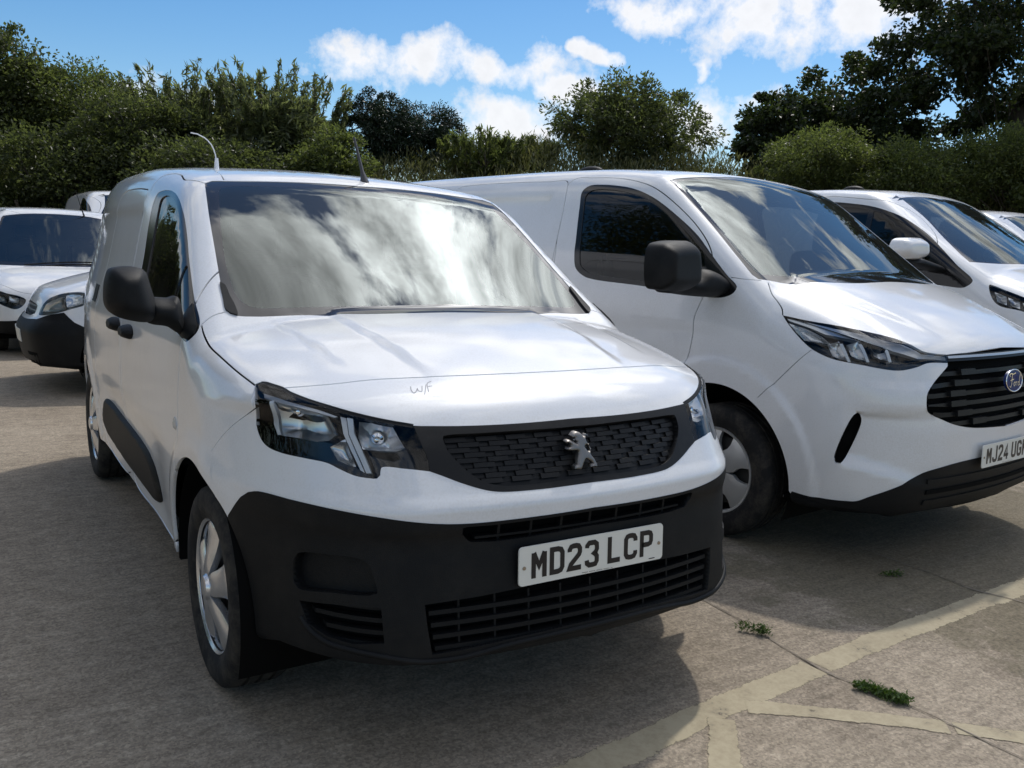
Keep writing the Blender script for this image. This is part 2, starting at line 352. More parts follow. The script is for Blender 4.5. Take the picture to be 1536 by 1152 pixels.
        nb = s.grad(Pb); Pb = Pb[(nb[:, 2] < -.6) | (nb[:, 1] > .6)]; allP.append(Pb)
        grid2d = s.chart(np.concatenate(allP, 0)); grid2d = grid2d[np.hypot(grid2d[:, 0], grid2d[:, 1]) < math.pi/2-.002]
        V2 = []; E = []
        def addloop(q):
            # drop points past the centre by more than a margin
            k = len(V2); n = len(q); V2.extend(map(tuple, q)); E.extend((k+i, k+(i+1) % n) for i in range(n))
        addloop(circ)
        for name, q in s.polys:
            for qq in (q if isinstance(q, tuple) else (q,)): addloop(qq)
        # thin grid points that lie too close to the outlines
        bnd = np.array(V2); cell = .006
        keys = {}
        occ = set()
        for i, j in np.floor(bnd/cell).astype(int): occ.add((i, j))
        gi = np.floor(grid2d/cell).astype(int)
        grid2d = np.array([g for g, k in zip(grid2d, map(tuple, gi)) if k not in occ])
        V2.extend(map(tuple, grid2d))
        vo, eo, fo, _, _, _ = delaunay_2d_cdt([Vector(v) for v in V2], E, [], 0, 1e-6)
        q = np.array([tuple(v) for v in vo]); F = np.array([tuple(f) for f in fo], int)
        cen = q[F].mean(1); inside = np.hypot(cen[:, 0], cen[:, 1]) < math.pi/2-1e-4; F = F[inside]; cen = cen[inside]
        lab = np.full(len(F), 'body', dtype=object)
        def inpoly(pt, poly):
            x, y = pt[:, 0], pt[:, 1]; res = np.zeros(len(pt), bool); px, py = poly[:, 0], poly[:, 1]; n = len(poly)
            bb = (x >= px.min()) & (x <= px.max()) & (y >= py.min()) & (y <= py.max()); ii = np.where(bb)[0]; x, y = x[ii], y[ii]; r = np.zeros(len(ii), bool)
            for a in range(n):
                b = a-1; c = ((py[a] > y) != (py[b] > y))
                if c.any():
                    xi = (px[b]-px[a])*(y-py[a])/(py[b]-py[a]+1e-30)+px[a]; r ^= c & (x < xi)
            res[ii] = r; return res
        for name, qq in s.polys:
            mk = (inpoly(cen, qq[0]) ^ inpoly(cen, qq[1])) if isinstance(qq, tuple) else inpoly(cen, qq)
            lab[mk] = name
        used = np.unique(F); P = np.zeros((len(q), 3)); P[used] = s.unchart(q[used])
        onc = np.abs(np.hypot(q[:, 0], q[:, 1])-math.pi/2) < 1e-4; P[onc, 0] = 0
        # orient outward
        N = np.zeros_like(P); N[used] = s.grad(P[used])
        fn = np.cross(P[F[:, 1]]-P[F[:, 0]], P[F[:, 2]]-P[F[:, 0]]); fl = (fn*N[F].mean(1)).sum(1) < 0; F[fl] = F[fl][:, ::-1]
        s.P, s.N, s.F, s.lab, s.onc = P, N, F, lab, onc
        return s
    def geom(s, names, offset=0.0, rim=.012, thick_only=False):
        if isinstance(names, str): names = [names]
        F = s.F[np.isin(s.lab, names)]
        if len(F) == 0: return None
        off = offset(s.P, s.N) if callable(offset) else offset
        Q = s.P+s.N*(np.asarray(off)[..., None] if np.ndim(off) else off)
        used, inv = np.unique(F, return_inverse=True); Fi = inv.reshape(F.shape)
        V = list(Q[used]); NN = list(s.N[used]); faces = [tuple(f) for f in Fi]
        if rim:
            cnt = {}
            for f in Fi:
                for a, b in ((f[0], f[1]), (f[1], f[2]), (f[2], f[0])):
                    cnt[(a, b)] = 1
            be = [(a, b) for (a, b) in cnt if (b, a) not in cnt and not (s.onc[used[a]] and s.onc[used[b]])]
            lat = {}
            for a, b in be:
                t = V[b]-V[a]; n = NN[a]; l = np.cross(t, n); L = np.linalg.norm(l)+1e-12
                for k in (a, b): lat[k] = lat.get(k, 0)+l/L
            mp = {}
            for k, l in lat.items():
                l = l/(np.linalg.norm(l)+1e-12); p = V[k]; n = NN[k]
                mp[k] = len(V); V.append(p); NN.append((l+n*.6)/np.linalg.norm(l+n*.6)); V.append(p-n*rim); NN.append(l)
            for a, b in be: faces.append((mp[b], mp[a], mp[a]+1, mp[b]+1))
        return np.array(V), np.array(NN), faces
    def part(s, name, regions, mat, parent, offset=0.0, rim=.012, mode='sym', **props):
        """mode sym: one mesh across the centre; pair: one object each side; left: only x<0"""
        g = s.geom(regions, offset, rim)
        if g is None: print('EMPTY region', name, regions); return None
        V, N, F = g; M = np.array([-1, 1, 1]); n = len(V); Fm = [tuple(f[::-1]) for f in F]
        if mode == 'sym':
            me = mesh_from(name, np.concatenate([V, V*M]), F+[tuple(i+n for i in f) for f in Fm], mat, True, np.concatenate([N, N*M]))
            return newobj(name, me, parent, **props)
        o = [newobj(name, mesh_from(name, V, F, mat, True, N), parent, **props)]
        if mode == 'pair': o.append(newobj(name, mesh_from(name, V*M, Fm, mat, True, N*M), parent, **props))
        return o
    def parts_split(s, name, region, mat, parent, offset=0.0, rim=0.0):
        """one object per connected piece of a region (mirrored pieces are objects of their own)"""
        V, N, F = s.geom(region, offset, rim); par = list(range(len(V)))
        def find(a):
            while par[a] != a: par[a] = par[par[a]]; a = par[a]
            return a
        for f in F:
            for b in f[1:]: par[find(f[0])] = find(b)
        comp = {}
        for f in F: comp.setdefault(find(f[0]), []).append(f)
        M = np.array([-1, 1, 1])
        for fs in comp.values():
            if len(fs) < 6: continue
            ids = sorted({i for f in fs for i in f}); mp = {i: k for k, i in enumerate(ids)}; v = V[ids]; n = N[ids]; ff = [tuple(mp[i] for i in f) for f in fs]; fm = [f[::-1] for f in ff]; k = len(v)
            if (np.abs(v[:, 0]) < 1e-6).any(): newobj(name, mesh_from(name, np.concatenate([v, v*M]), ff+[tuple(i+k for i in f) for f in fm], mat, True, np.concatenate([n, n*M])), parent)
            else:
                newobj(name, mesh_from(name, v, ff, mat, True, n), parent); newobj(name, mesh_from(name, v*M, fm, mat, True, n*M), parent)

# ------------------------------------------------------------------ shared vehicle builders
def tri_fill(q, h, holes=()):
    """triangulate a 2-D outline with interior points; returns verts, faces, distance to the outline"""
    q = np.asarray(q, float); n = len(q); V = [tuple(p) for p in q]; E = [(i, (i+1) % n) for i in range(n)]
    for hq in holes:
        k = len(V); V += [tuple(p) for p in hq]; E += [(k+i, k+(i+1) % len(hq)) for i in range(len(hq))]
    def inside(pt, poly):
        x, y = pt[:, 0], pt[:, 1]; r = np.zeros(len(pt), bool)
        for a in range(len(poly)):
            b = a-1; c = (poly[a, 1] > y) != (poly[b, 1] > y)
            xi = (poly[b, 0]-poly[a, 0])*(y-poly[a, 1])/(poly[b, 1]-poly[a, 1]+1e-30)+poly[a, 0]; r ^= c & (x < xi)
        return r
    def dist(pt):
        best = np.full(len(pt), 1e9)
        for poly in [q]+[np.asarray(a) for a in holes]:
            for a in range(len(poly)):
                p0, p1 = poly[a-1], poly[a]; d = p1-p0; t = np.clip(((pt-p0)@d)/(d@d+1e-30), 0, 1)
                best = np.minimum(best, np.hypot(*(pt-p0-t[:, None]*d).T))
        return best
    lo, hi = q.min(0), q.max(0)
    X, Y = np.meshgrid(np.arange(lo[0]+h/2, hi[0], h), np.arange(lo[1]+h/2, hi[1], h*.866)); X[1::2] += h/2
    g = np.stack([X.ravel(), Y.ravel()], -1)
    if len(g): g = g[inside(g, q)]
    if len(g): g = g[dist(g) > h*.35]
    V += [tuple(p) for p in g]
    vo, eo, fo, _, _, _ = delaunay_2d_cdt([Vector(v) for v in V], E, [], 0, 1e-7)
    v = np.array([tuple(p) for p in vo]); F = np.array([tuple(f) for f in fo], int); c = v[F].mean(1); k = inside(c, q)
    for hq in holes: k &= ~inside(c, np.asarray(hq))
    F = F[k]; a = np.cross(v[F[:, 1]]-v[F[:, 0]], v[F[:, 2]]-v[F[:, 0]]); F[a < 0] = F[a < 0][:, ::-1]
    return v, F, dist(v)
def bound_edges(F):
    s = set()
    for f in F:
        for i in range(3): s.add((f[i], f[(i+1) % 3]))
    return [(a, b) for a, b in s if (b, a) not in s]
def body_patch(B, name, Q, mat, parent, offset=0., h=.02, rim=.01, mirror=True, both=True, flip=False, **props):
    """a patch that follows body B inside outline Q (3-D points on B); offset may be a function of distance-to-edge in metres"""
    q = B.chart(Q); c = q.mean(0); L = np.linalg.norm(np.diff(np.concatenate([Q, Q[:1]]), axis=0), axis=1).sum(); l2 = np.linalg.norm(np.diff(np.concatenate([q, q[:1]]), axis=0), axis=1).sum()
    k = L/l2; v, F, d = tri_fill(q, h/k); P = B.unchart(v); N = B.grad(P)
    off = offset(d*k) if callable(offset) else np.full(len(v), offset)
    V = P+N*off[:, None]
    fn = np.cross(V[F[:, 1]]-V[F[:, 0]], V[F[:, 2]]-V[F[:, 0]]); fl = (fn*N[F].mean(1)).sum(1) < 0; F[fl] = F[fl][:, ::-1]
    VV = list(V); FF = [tuple(f) for f in F]
    if rim:
        mp = {}
        be = bound_edges(F)
        for a, b in be:
            for i in (a, b):
                if i not in mp: mp[i] = len(VV); VV.append(V[i]); VV.append(V[i]-N[i]*rim)
        for a, b in be: FF.append((mp[b], mp[a], mp[a]+1, mp[b]+1))
    VV = np.array(VV); out = []
    for sgn in ((1, -1) if (mirror and both) else (1,)):
        me = mesh_from(name, VV*np.array([sgn, 1, 1]), FF if sgn > 0 else [f[::-1] for f in FF], mat)
        out.append(newobj(name, auto_smooth(me, 40), parent, **props))
    return out
def pillow(name, outline, axis, depth, back, mat, parent, h=.012, R=.06, power=2.0, mirror=True, flat=False, both=True, **props):
    """solid from a 2-D outline: axis 'y' -> outline (x,z); puffed towards -axis by depth, flat back at +back. outline already placed: returns objects"""
    fn, q = outline
    v, F, d = tri_fill(q, h); t = np.clip(d/R, 0, 1); puff = depth*(1-(1-t)**power)
    Vf = fn(v, -puff); Vb = fn(v, np.full(len(v), back)*1.0)
    n = len(v); VV = np.concatenate([Vf, Vb]); FF = [tuple(f) for f in F]+[tuple(i+n for i in f[::-1]) for f in F]
    for a, b in bound_edges(F): FF.append((b, a, a+n, b+n))
    me0 = mesh_from(name, VV, FF, mat); bm = bmesh.new(); bm.from_mesh(me0); bmesh.ops.recalc_face_normals(bm, faces=bm.faces[:]); bm.to_mesh(me0); bm.free()
    out = [newobj(name, auto_smooth(me0, 50), parent, **props)]
    if mirror and both:
        me1 = me0.copy(); me1.transform(Matrix.Diagonal((-1, 1, 1, 1))); me1.flip_normals(); out.append(newobj(name, me1, parent, **props))
    return out
def slabs(B, name, rects, mat, parent, off=-.01, depth=.02, n=4, split=False, **props):
    """blocks that follow the front of body B; rects of (x0,x1,z0,z1)"""
    V = []; F = []; al = []
    for x0, x1, z0, z1 in rects:
        xs = np.linspace(x0, x1, n)
        al.append(np.array([(x, z) for z in (z0, z1) for x in xs]))
    A = np.concatenate(al); xm = A.copy(); P = B.from_front(np.stack([-np.abs(A[:, 0]), A[:, 1]], -1)); N = B.grad(P); sg = np.where(A[:, 0] > 0, -1., 1.)
    P[:, 0] *= sg; N[:, 0] *= sg
    for r in range(len(rects)):
        b = r*2*n; k = len(V)
        fr = P[b:b+2*n]+N[b:b+2*n]*off; bk = fr+np.array([0, depth, 0])
        V += list(fr)+list(bk)
        for i in range(n-1):
            F.append((k+i, k+i+1, k+n+i+1, k+n+i)); F.append((k+i+1, k+i, k+2*n+i, k+2*n+i+1)); F.append((k+n+i, k+n+i+1, k+3*n+i+1, k+3*n+i))
        F.append((k, k+n, k+3*n, k+2*n)); F.append((k+2*n-1, k+n-1, k+3*n-1, k+4*n-1))
    def mk(V, F):
        me = mesh_from(name, V, F, mat); bm = bmesh.new(); bm.from_mesh(me); bmesh.ops.recalc_face_normals(bm, faces=bm.faces[:]); bm.to_mesh(me); bm.free()
        return newobj(name, auto_smooth(me, 30), parent, **props)
    if not split: return mk(V, F)
    nv, nf = 4*n, 3*(n-1)+2
    return [mk(V[r*nv:(r+1)*nv], [tuple(i-r*nv for i in f) for f in F[r*nf:(r+1)*nf]]) for r in range(len(rects))]

def make_tyre(R, rimR, w):
    h = w/2
    prof = [(h*.55, rimR-.012), (-h*.80, rimR-.012), (-h*.86, rimR), (-h*.93, rimR+.006), (-h*1.02, rimR+(R-rimR)*.35), (-h*1.03, rimR+(R-rimR)*.55), (-h*.99, rimR+(R-rimR)*.78), (-h*.93, R-.016), (-h*.86, R-.007), (-h*.70, R-.002)]
    for gx in (-.42, 0, .42):
        prof += [(h*(gx-.07), R), (h*(gx-.06), R-.007), (h*(gx+.06), R-.007), (h*(gx+.07), R)]
    prof += [(h*.70, R-.002), (h*.9, R-.012), (h*1.0, rimR+(R-rimR)*.6), (h*.9, rimR)]
    return lathe('tyre', prof, MATS['rubber'], 72)
def spoke_mesh(name, n, rows, mat, z0=0., hub=None, ring=None):
    """wheel trim facing -x. rows: list of (r, halfwidth_angle, x, edge_drop)."""
    V = []; F = []; J = 7
    for k in range(n):
        a0 = 2*math.pi*k/n+z0; base = len(V)
        for r, hw, x, drop in rows:
            for j in range(J):
                u = -1+2*j/(J-1); a = a0+u*hw; V.append((x+drop*abs(u)**3.5, r*math.sin(a), r*math.cos(a)))
        for i in range(len(rows)-1):
            for j in range(J-1): F.append((base+i*J+j, base+(i+1)*J+j, base+(i+1)*J+j+1, base+i*J+j+1))
        # side walls
        for j in (0, J-1):
            wb = len(V)
            for i in range(len(rows)):
                p = V[base+i*J+j]; V.append(p); V.append((p[0]+.022, p[1], p[2]))
            for i in range(len(rows)-1):
                q = (wb+2*i, wb+2*i+1, wb+2*i+3, wb+2*i+2); F.append(q if j else q[::-1])
    me = mesh_from(name, V, F, mat); bm = bmesh.new(); bm.from_mesh(me); bmesh.ops.recalc_face_normals(bm, faces=bm.faces[:]); bm.to_mesh(me); bm.free()
    return auto_smooth(me, 45)
def add_wheels(van, style, R, rimR, w, xs, fy, ry, z=None):
    z = z or R
    tyre = make_tyre(R, rimR, w); h = w/2
    if style == 'spoke':
        rows = [(.035, .62, -.014, .000), (.055, .60, -.018, .001), (.08, .50, -.016, .006), (.11, .40, -.010, .012), (.14, .36, -.004, .014), (.17, .36, .000, .014), (.19, .37, .002, .013), (rimR-.012, .38, .008, .010), (rimR-.004, .38, .016, .008)]
        trim = spoke_mesh('wheel_trim', 5, rows, MATS['trim_silver'], .1)
        ring = lathe('trim_ring', [(.030, rimR-.014), (.012, rimR-.010), (.006, rimR-.002), (.014, rimR+.003), (.03, rimR+.003)], MATS['trim_silver'], 72)
        hub = lathe('hub_cap', [(-.014, 0), (-.020, .001), (-.022, .022), (-.018, .036), (-.006, .044), (.01, .05)], MATS['trim_silver'], 32)
    else:
        rows = [(.05, .62, -.002, .001), (.085, .60, -.004, .002), (.115, .56, -.005, .004), (.14, .42, -.004, .006), (.17, .40, -.001, .006), (rimR-.016, .44, .004, .006), (rimR-.004, .52, .012, .006)]
        trim = spoke_mesh('wheel_trim', 5, rows, MATS['trim_grey'], .35)
        ring = lathe('trim_ring', [(.030, rimR-.018), (.008, rimR-.014), (.004, rimR-.002), (.012, rimR+.003), (.03, rimR+.003)], MATS['trim_grey'], 72)
        hub = lathe('hub_cap', [(.02, 0), (.02, .022), (-.006, .026), (-.010, .034), (-.004, .048), (.004, .056)], MATS['trim_grey'], 32)
    disc = lathe('brake_disc', [(.05, 0), (.04, .05), (.055, .06), (.055, rimR-.05), (.10, rimR-.04), (.10, rimR-.006)], MATS['brake'], 48)
    xo = -h*.93
    for sx in (-1, 1):
        for wy in (fy, ry):
            wh = newobj('wheel', tyre, van); wh.location = (sx*xs, wy, z); wh.rotation_euler = (random.uniform(0, 6) if False else (0.25 if wy == ry else 0.), 0, 0 if sx < 0 else math.pi)
            wh.name = 'wheel'
            for me, nm, dx in ((trim, 'wheel_trim', xo+.004), (ring, 'trim_ring', xo-.002), (hub, 'hub_cap', xo-.004), (disc, 'brake_disc', xo)):
                o = newobj(nm, me, wh); o.location = (dx, 0, 0)
def wheel_house(B, van, cy, cz, R, xin, xout, mat):
    V = []; F = []; n = 28
    for i in range(n+1):
        a = math.pi*(-.12+1.24*i/n)
        y, z = cy+R*math.cos(a), max(cz+R*math.sin(a), .29 if math.cos(a) > 0 or cy > 2 else .12)  # housing's front wall extended below a real liner to block sun through the arch
        V += [(xout, y, z), (xin, y, z)]
    k = len(V); V.append((xin, cy, cz))
    for i in range(n): F.append((2*i, 2*i+2, 2*i+3, 2*i+1)); F.append((2*i+1, 2*i+3, k))
    for sx in (1, -1):
        VV = [(v[0]*sx, v[1], v[2]) for v in V]
        newobj('wheel_housing', mesh_from('wheel_housing', VV, F, mat), van)
# number plate characters: strokes on a 50 x 79 mm box
GL = {'M': [[(7, 0), (7, 72)], [(7, 72), (25, 34), (43, 72)], [(43, 72), (43, 0)]], 'D': [[(7, 7), (7, 72), (28, 72), (38, 69), (43, 60), (43, 19), (38, 10), (28, 7), (7, 7)]],
      '2': [[(7, 56), (7, 62), (12, 70), (20, 72), (30, 72), (38, 70), (43, 62), (43, 52), (40, 45), (12, 19), (7, 7), (48, 7)]],
      '3': [[(7, 58), (8, 65), (15, 72), (34, 72), (42, 66), (43, 52), (38, 42), (26, 40), (38, 38), (43, 30), (43, 16), (38, 8), (30, 7), (16, 7), (8, 13), (7, 22)]],
      'L': [[(7, 79), (7, 7), (46, 7)]], 'C': [[(43, 54), (43, 62), (38, 70), (30, 72), (20, 72), (12, 70), (7, 62), (7, 17), (12, 9), (20, 7), (30, 7), (38, 9), (43, 17), (43, 25)]],
      'P': [[(7, 0), (7, 72), (32, 72), (40, 69), (43, 62), (43, 46), (40, 39), (32, 36), (7, 36)]], 'J': [[(43, 79), (43, 17), (38, 9), (30, 7), (20, 7), (12, 9), (7, 17), (7, 25)]],
      '4': [[(33, 0), (33, 72), (7, 26), (7, 22), (48, 22)]], 'U': [[(7, 79), (7, 17), (12, 9), (20, 7), (30, 7), (38, 9), (43, 17), (43, 79)]],
      'G': [[(43, 56), (43, 62), (38, 70), (30, 72), (20, 72), (12, 70), (7, 62), (7, 17), (12, 9), (20, 7), (30, 7), (38, 9), (43, 17), (43, 36), (27, 36)]],
      'K': [[(7, 0), (7, 79)], [(45, 79), (9, 34)], [(19, 44), (45, 0)]], ' ': []}
def stroke_mesh(name, lines, w, mat, y=0., sx=1., sz=1.):
    V = []; F = []
    for li, ln in enumerate(lines):
        p = np.array(ln, float)*np.array([sx, sz]); n = len(p); L = []; Rr = []
        for i in range(n):
            a = p[i]-p[i-1] if i else p[1]-p[0]; b = p[i+1]-p[i] if i < n-1 else p[-1]-p[-2]
            if i == 0 and np.allclose(p[0], p[-1]) and n > 2: a = p[-1]-p[-2]
            if i == n-1 and np.allclose(p[0], p[-1]) and n > 2: b = p[1]-p[0]
            a = a/np.linalg.norm(a); b = b/np.linalg.norm(b); na = np.array([-a[1], a[0]]); nb = np.array([-b[1], b[0]])
            mm = na+nb; mm = mm/max(mm@mm/2, .45); L.append(p[i]+mm*w/2); Rr.append(p[i]-mm*w/2)
        for i in range(n-1):
            k = len(V); V += [(L[i][0], y-li*2e-4, L[i][1]), (L[i+1][0], y-li*2e-4, L[i+1][1]), (Rr[i+1][0], y-li*2e-4, Rr[i+1][1]), (Rr[i][0], y-li*2e-4, Rr[i][1])]; F.append((k, k+3, k+2, k+1))
    return mesh_from(name, V, F, mat, False)
def number_plate(text, van, loc, tilt=0.):
    W2, H2, r = .26, .0555, .012; out = []
    for cx, cz, a0 in ((W2-r, H2-r, 0), (-W2+r, H2-r, 90), (-W2+r, -H2+r, 180), (W2-r, -H2+r, 270)):
        for k in range(6): a = math.radians(a0+18*k); out.append((cx+r*math.cos(a), cz+r*math.sin(a)))
    n = len(out); V = [(x, 0, z) for x, z in out]+[(x*.996, -.004, z*.985) for x, z in out]
    F = [tuple(range(n, 2*n))[::-1]]+[(i, (i+1) % n, n+(i+1) % n, n+i) for i in range(n)]
    me = mesh_from('number_plate', V, F, MATS['plate'], False); bm = bmesh.new(); bm.from_mesh(me); bmesh.ops.recalc_face_normals(bm, faces=bm.faces[:]); bm.to_mesh(me); bm.free()
    pl = newobj('number_plate', me, van); pl.location = loc; pl.rotation_euler = (tilt, 0, 0)
    x = -.219
    for ch in text:
        if ch == ' ': x += .033-.011; continue
        ln = [[(a*.001, b*.001-.0395+.002) for a, b in l] for l in GL[ch]]
        o = newobj('plate_letter', stroke_mesh('plate_letter', ln, .0150, MATS['plate_ink']), pl); o.location = (x, -.0048, 0); x += .061
    for sx in (-.243, .243):
        o = newobj('screw', lathe('screw', [(0, .0055), (-.002, .005), (-.003, 0)], MATS['screw'], 12, 'x'), pl); o.rotation_euler = (0, 0, math.pi/2); o.location = (sx, -.0045, -.004)
    fl = [[(-.045+i*.0036, -.0495), (-.045+i*.0036+.0022, -.0495)] for i in range(30) if i % 7 != 6]
    newobj('maker_line', stroke_mesh('maker_line', fl, .0022, MATS['plate_ink'], -.0046), pl)
    newobj('maker_mark', stroke_mesh('maker_mark', [[(.205, -.0475), (.228, -.0475)]], .003, MATS['plate_ink'], -.0046), pl)
    return pl
def px_plane(B, px, ax, val):
    """pixel rays met with a plane of the vehicle frame (used to size outlines on real, placed planes)"""
    px = np.asarray(px, float); d = np.stack([(px[:, 0]-IMG_W/2)/FPX, -(px[:, 1]-IMG_H/2)/FPX, np.ones(len(px))], -1) @ RM
    o = (CAM-B.t) @ B.R; d = d @ B.R; t = (val-o[ax])/d[:, ax]; return o+d*t[:, None]
def cabin(van, B, y0, y1, zf, w, ydash, zdash, ztop, rhd=True):
    """dashboard, seats, steering wheel, bulkhead"""
    mt = MATS['cabin']
    d = box_obj('dashboard', (0, ydash, zdash-.16), (w*1.75, .44, .32), mt, van, .07)
    box_obj('bulkhead', (0, y1, (zf+ztop)/2), (w*1.72, .03, ztop-zf), MATS['cabin_grey'], van, .01)
    box_obj('cabin_floor', (0, (y0+y1)/2, zf), (w*1.8, y1-y0, .03), mt, van, .0)
    for sx in (-1, 1):
        s = empty('seat'); s.parent = van; s.location = (sx*w*.48, y1-.42, zf)
        bm = bmesh.new(); bm_box(bm, (0, -.12, .22), (.5, .52, .16)); bmesh.ops.bevel(bm, geom=bm.edges[:], offset=.05, segments=3, affect='EDGES'); newobj('seat_cushion', auto_smooth(bm_mesh('seat_cushion', bm, mt)), s)
        bm = bmesh.new(); bm_box(bm, (0, .22, .56), (.48, .14, .62), Matrix.Rotation(math.radians(-14), 3, 'X')); bmesh.ops.bevel(bm, geom=bm.edges[:], offset=.05, segments=3, affect='EDGES'); newobj('seat_back', auto_smooth(bm_mesh('seat_back', bm, mt)), s)
        bm = bmesh.new(); bm_box(bm, (0, .32, .97), (.26, .10, .18), Matrix.Rotation(math.radians(-10), 3, 'X')); bmesh.ops.bevel(bm, geom=bm.edges[:], offset=.04, segments=3, affect='EDGES'); newobj('headrest', auto_smooth(bm_mesh('headrest', bm, mt)), s)
    pts = [(-w*.48+.185*math.cos(a), ydash+.30+.185*math.sin(a)*.42, zdash-.02+.185*math.sin(a)*.9) for a in np.linspace(0, 2*math.pi, 33)]
    newobj('steering_wheel', tube_mesh('steering_wheel', pts, .015, mt, 8, False), van)
def text_strokes(B, name, px_lines, w, mat, parent, off=.0008):
    V = []; F = []
    for ln in px_lines:
        P = spline(B.from_px(np.array(ln, float)), .006); N = B.grad(P); t = np.gradient(P, axis=0); b = np.cross(N, t); b /= np.linalg.norm(b, axis=1, keepdims=True)
        k = len(V)
        for p, n, bb in zip(P, N, b): V += [p+n*off+bb*w/2, p+n*off-bb*w/2]
        F += [(k+2*i, k+2*i+1, k+2*i+3, k+2*i+2) for i in range(len(P)-1)]
    return newobj(name, mesh_from(name, V, F, mat, False), parent)
def circle_side(cy, cz, R, n=90): return [(cy+R*math.cos(a), cz+R*math.sin(a)) for a in np.linspace(0, 2*math.pi, n, endpoint=False)]
def arch_side(cy, cz, R, n=60): return [(cy+R*.985, .08)]+[(cy+R*math.cos(a), cz+R*math.sin(a)) for a in np.linspace(0, math.pi, n)]+[(cy-R*.985, .08)]
def opening_walls(B, regs, van, depth, mat, pair=False):
    for r in regs:
        V, N, F = B.geom(r, .001, depth); W = [f for f in F if len(f) == 4]; n = len(V); m = np.array([-1, 1, 1])
        if pair:
            newobj('opening_wall', mesh_from('opening_wall', V, [f[::-1] for f in W], mat, True), van); newobj('opening_wall', mesh_from('opening_wall', V*m, W, mat, True), van)
        else: newobj('opening_wall', mesh_from('opening_wall', np.concatenate([V, V*m]), [f[::-1] for f in W]+[tuple(i+n for i in f) for f in W], mat, True), van)
def fold_mirror(o, hinge, deg):
    M4 = Matrix.Translation((hinge[0], hinge[1], 0)) @ Matrix.Rotation(math.radians(deg), 4, 'Z') @ Matrix.Translation((-hinge[0], -hinge[1], 0))
    o.data.transform(M4)
def arch_loop(B, cy, cz, R, xo=-.88):
    A = B.from_side([(cy+R*math.cos(a), cz+R*math.sin(a)) for a in np.linspace(0, math.pi, 60)])
    return np.concatenate([A, [(xo, cy-R*.99, .21), (xo*.6, cy-R*.99, .22), (xo*.6, cy+R*.99, .22), (xo, cy+R*.99, .21)]], 0)

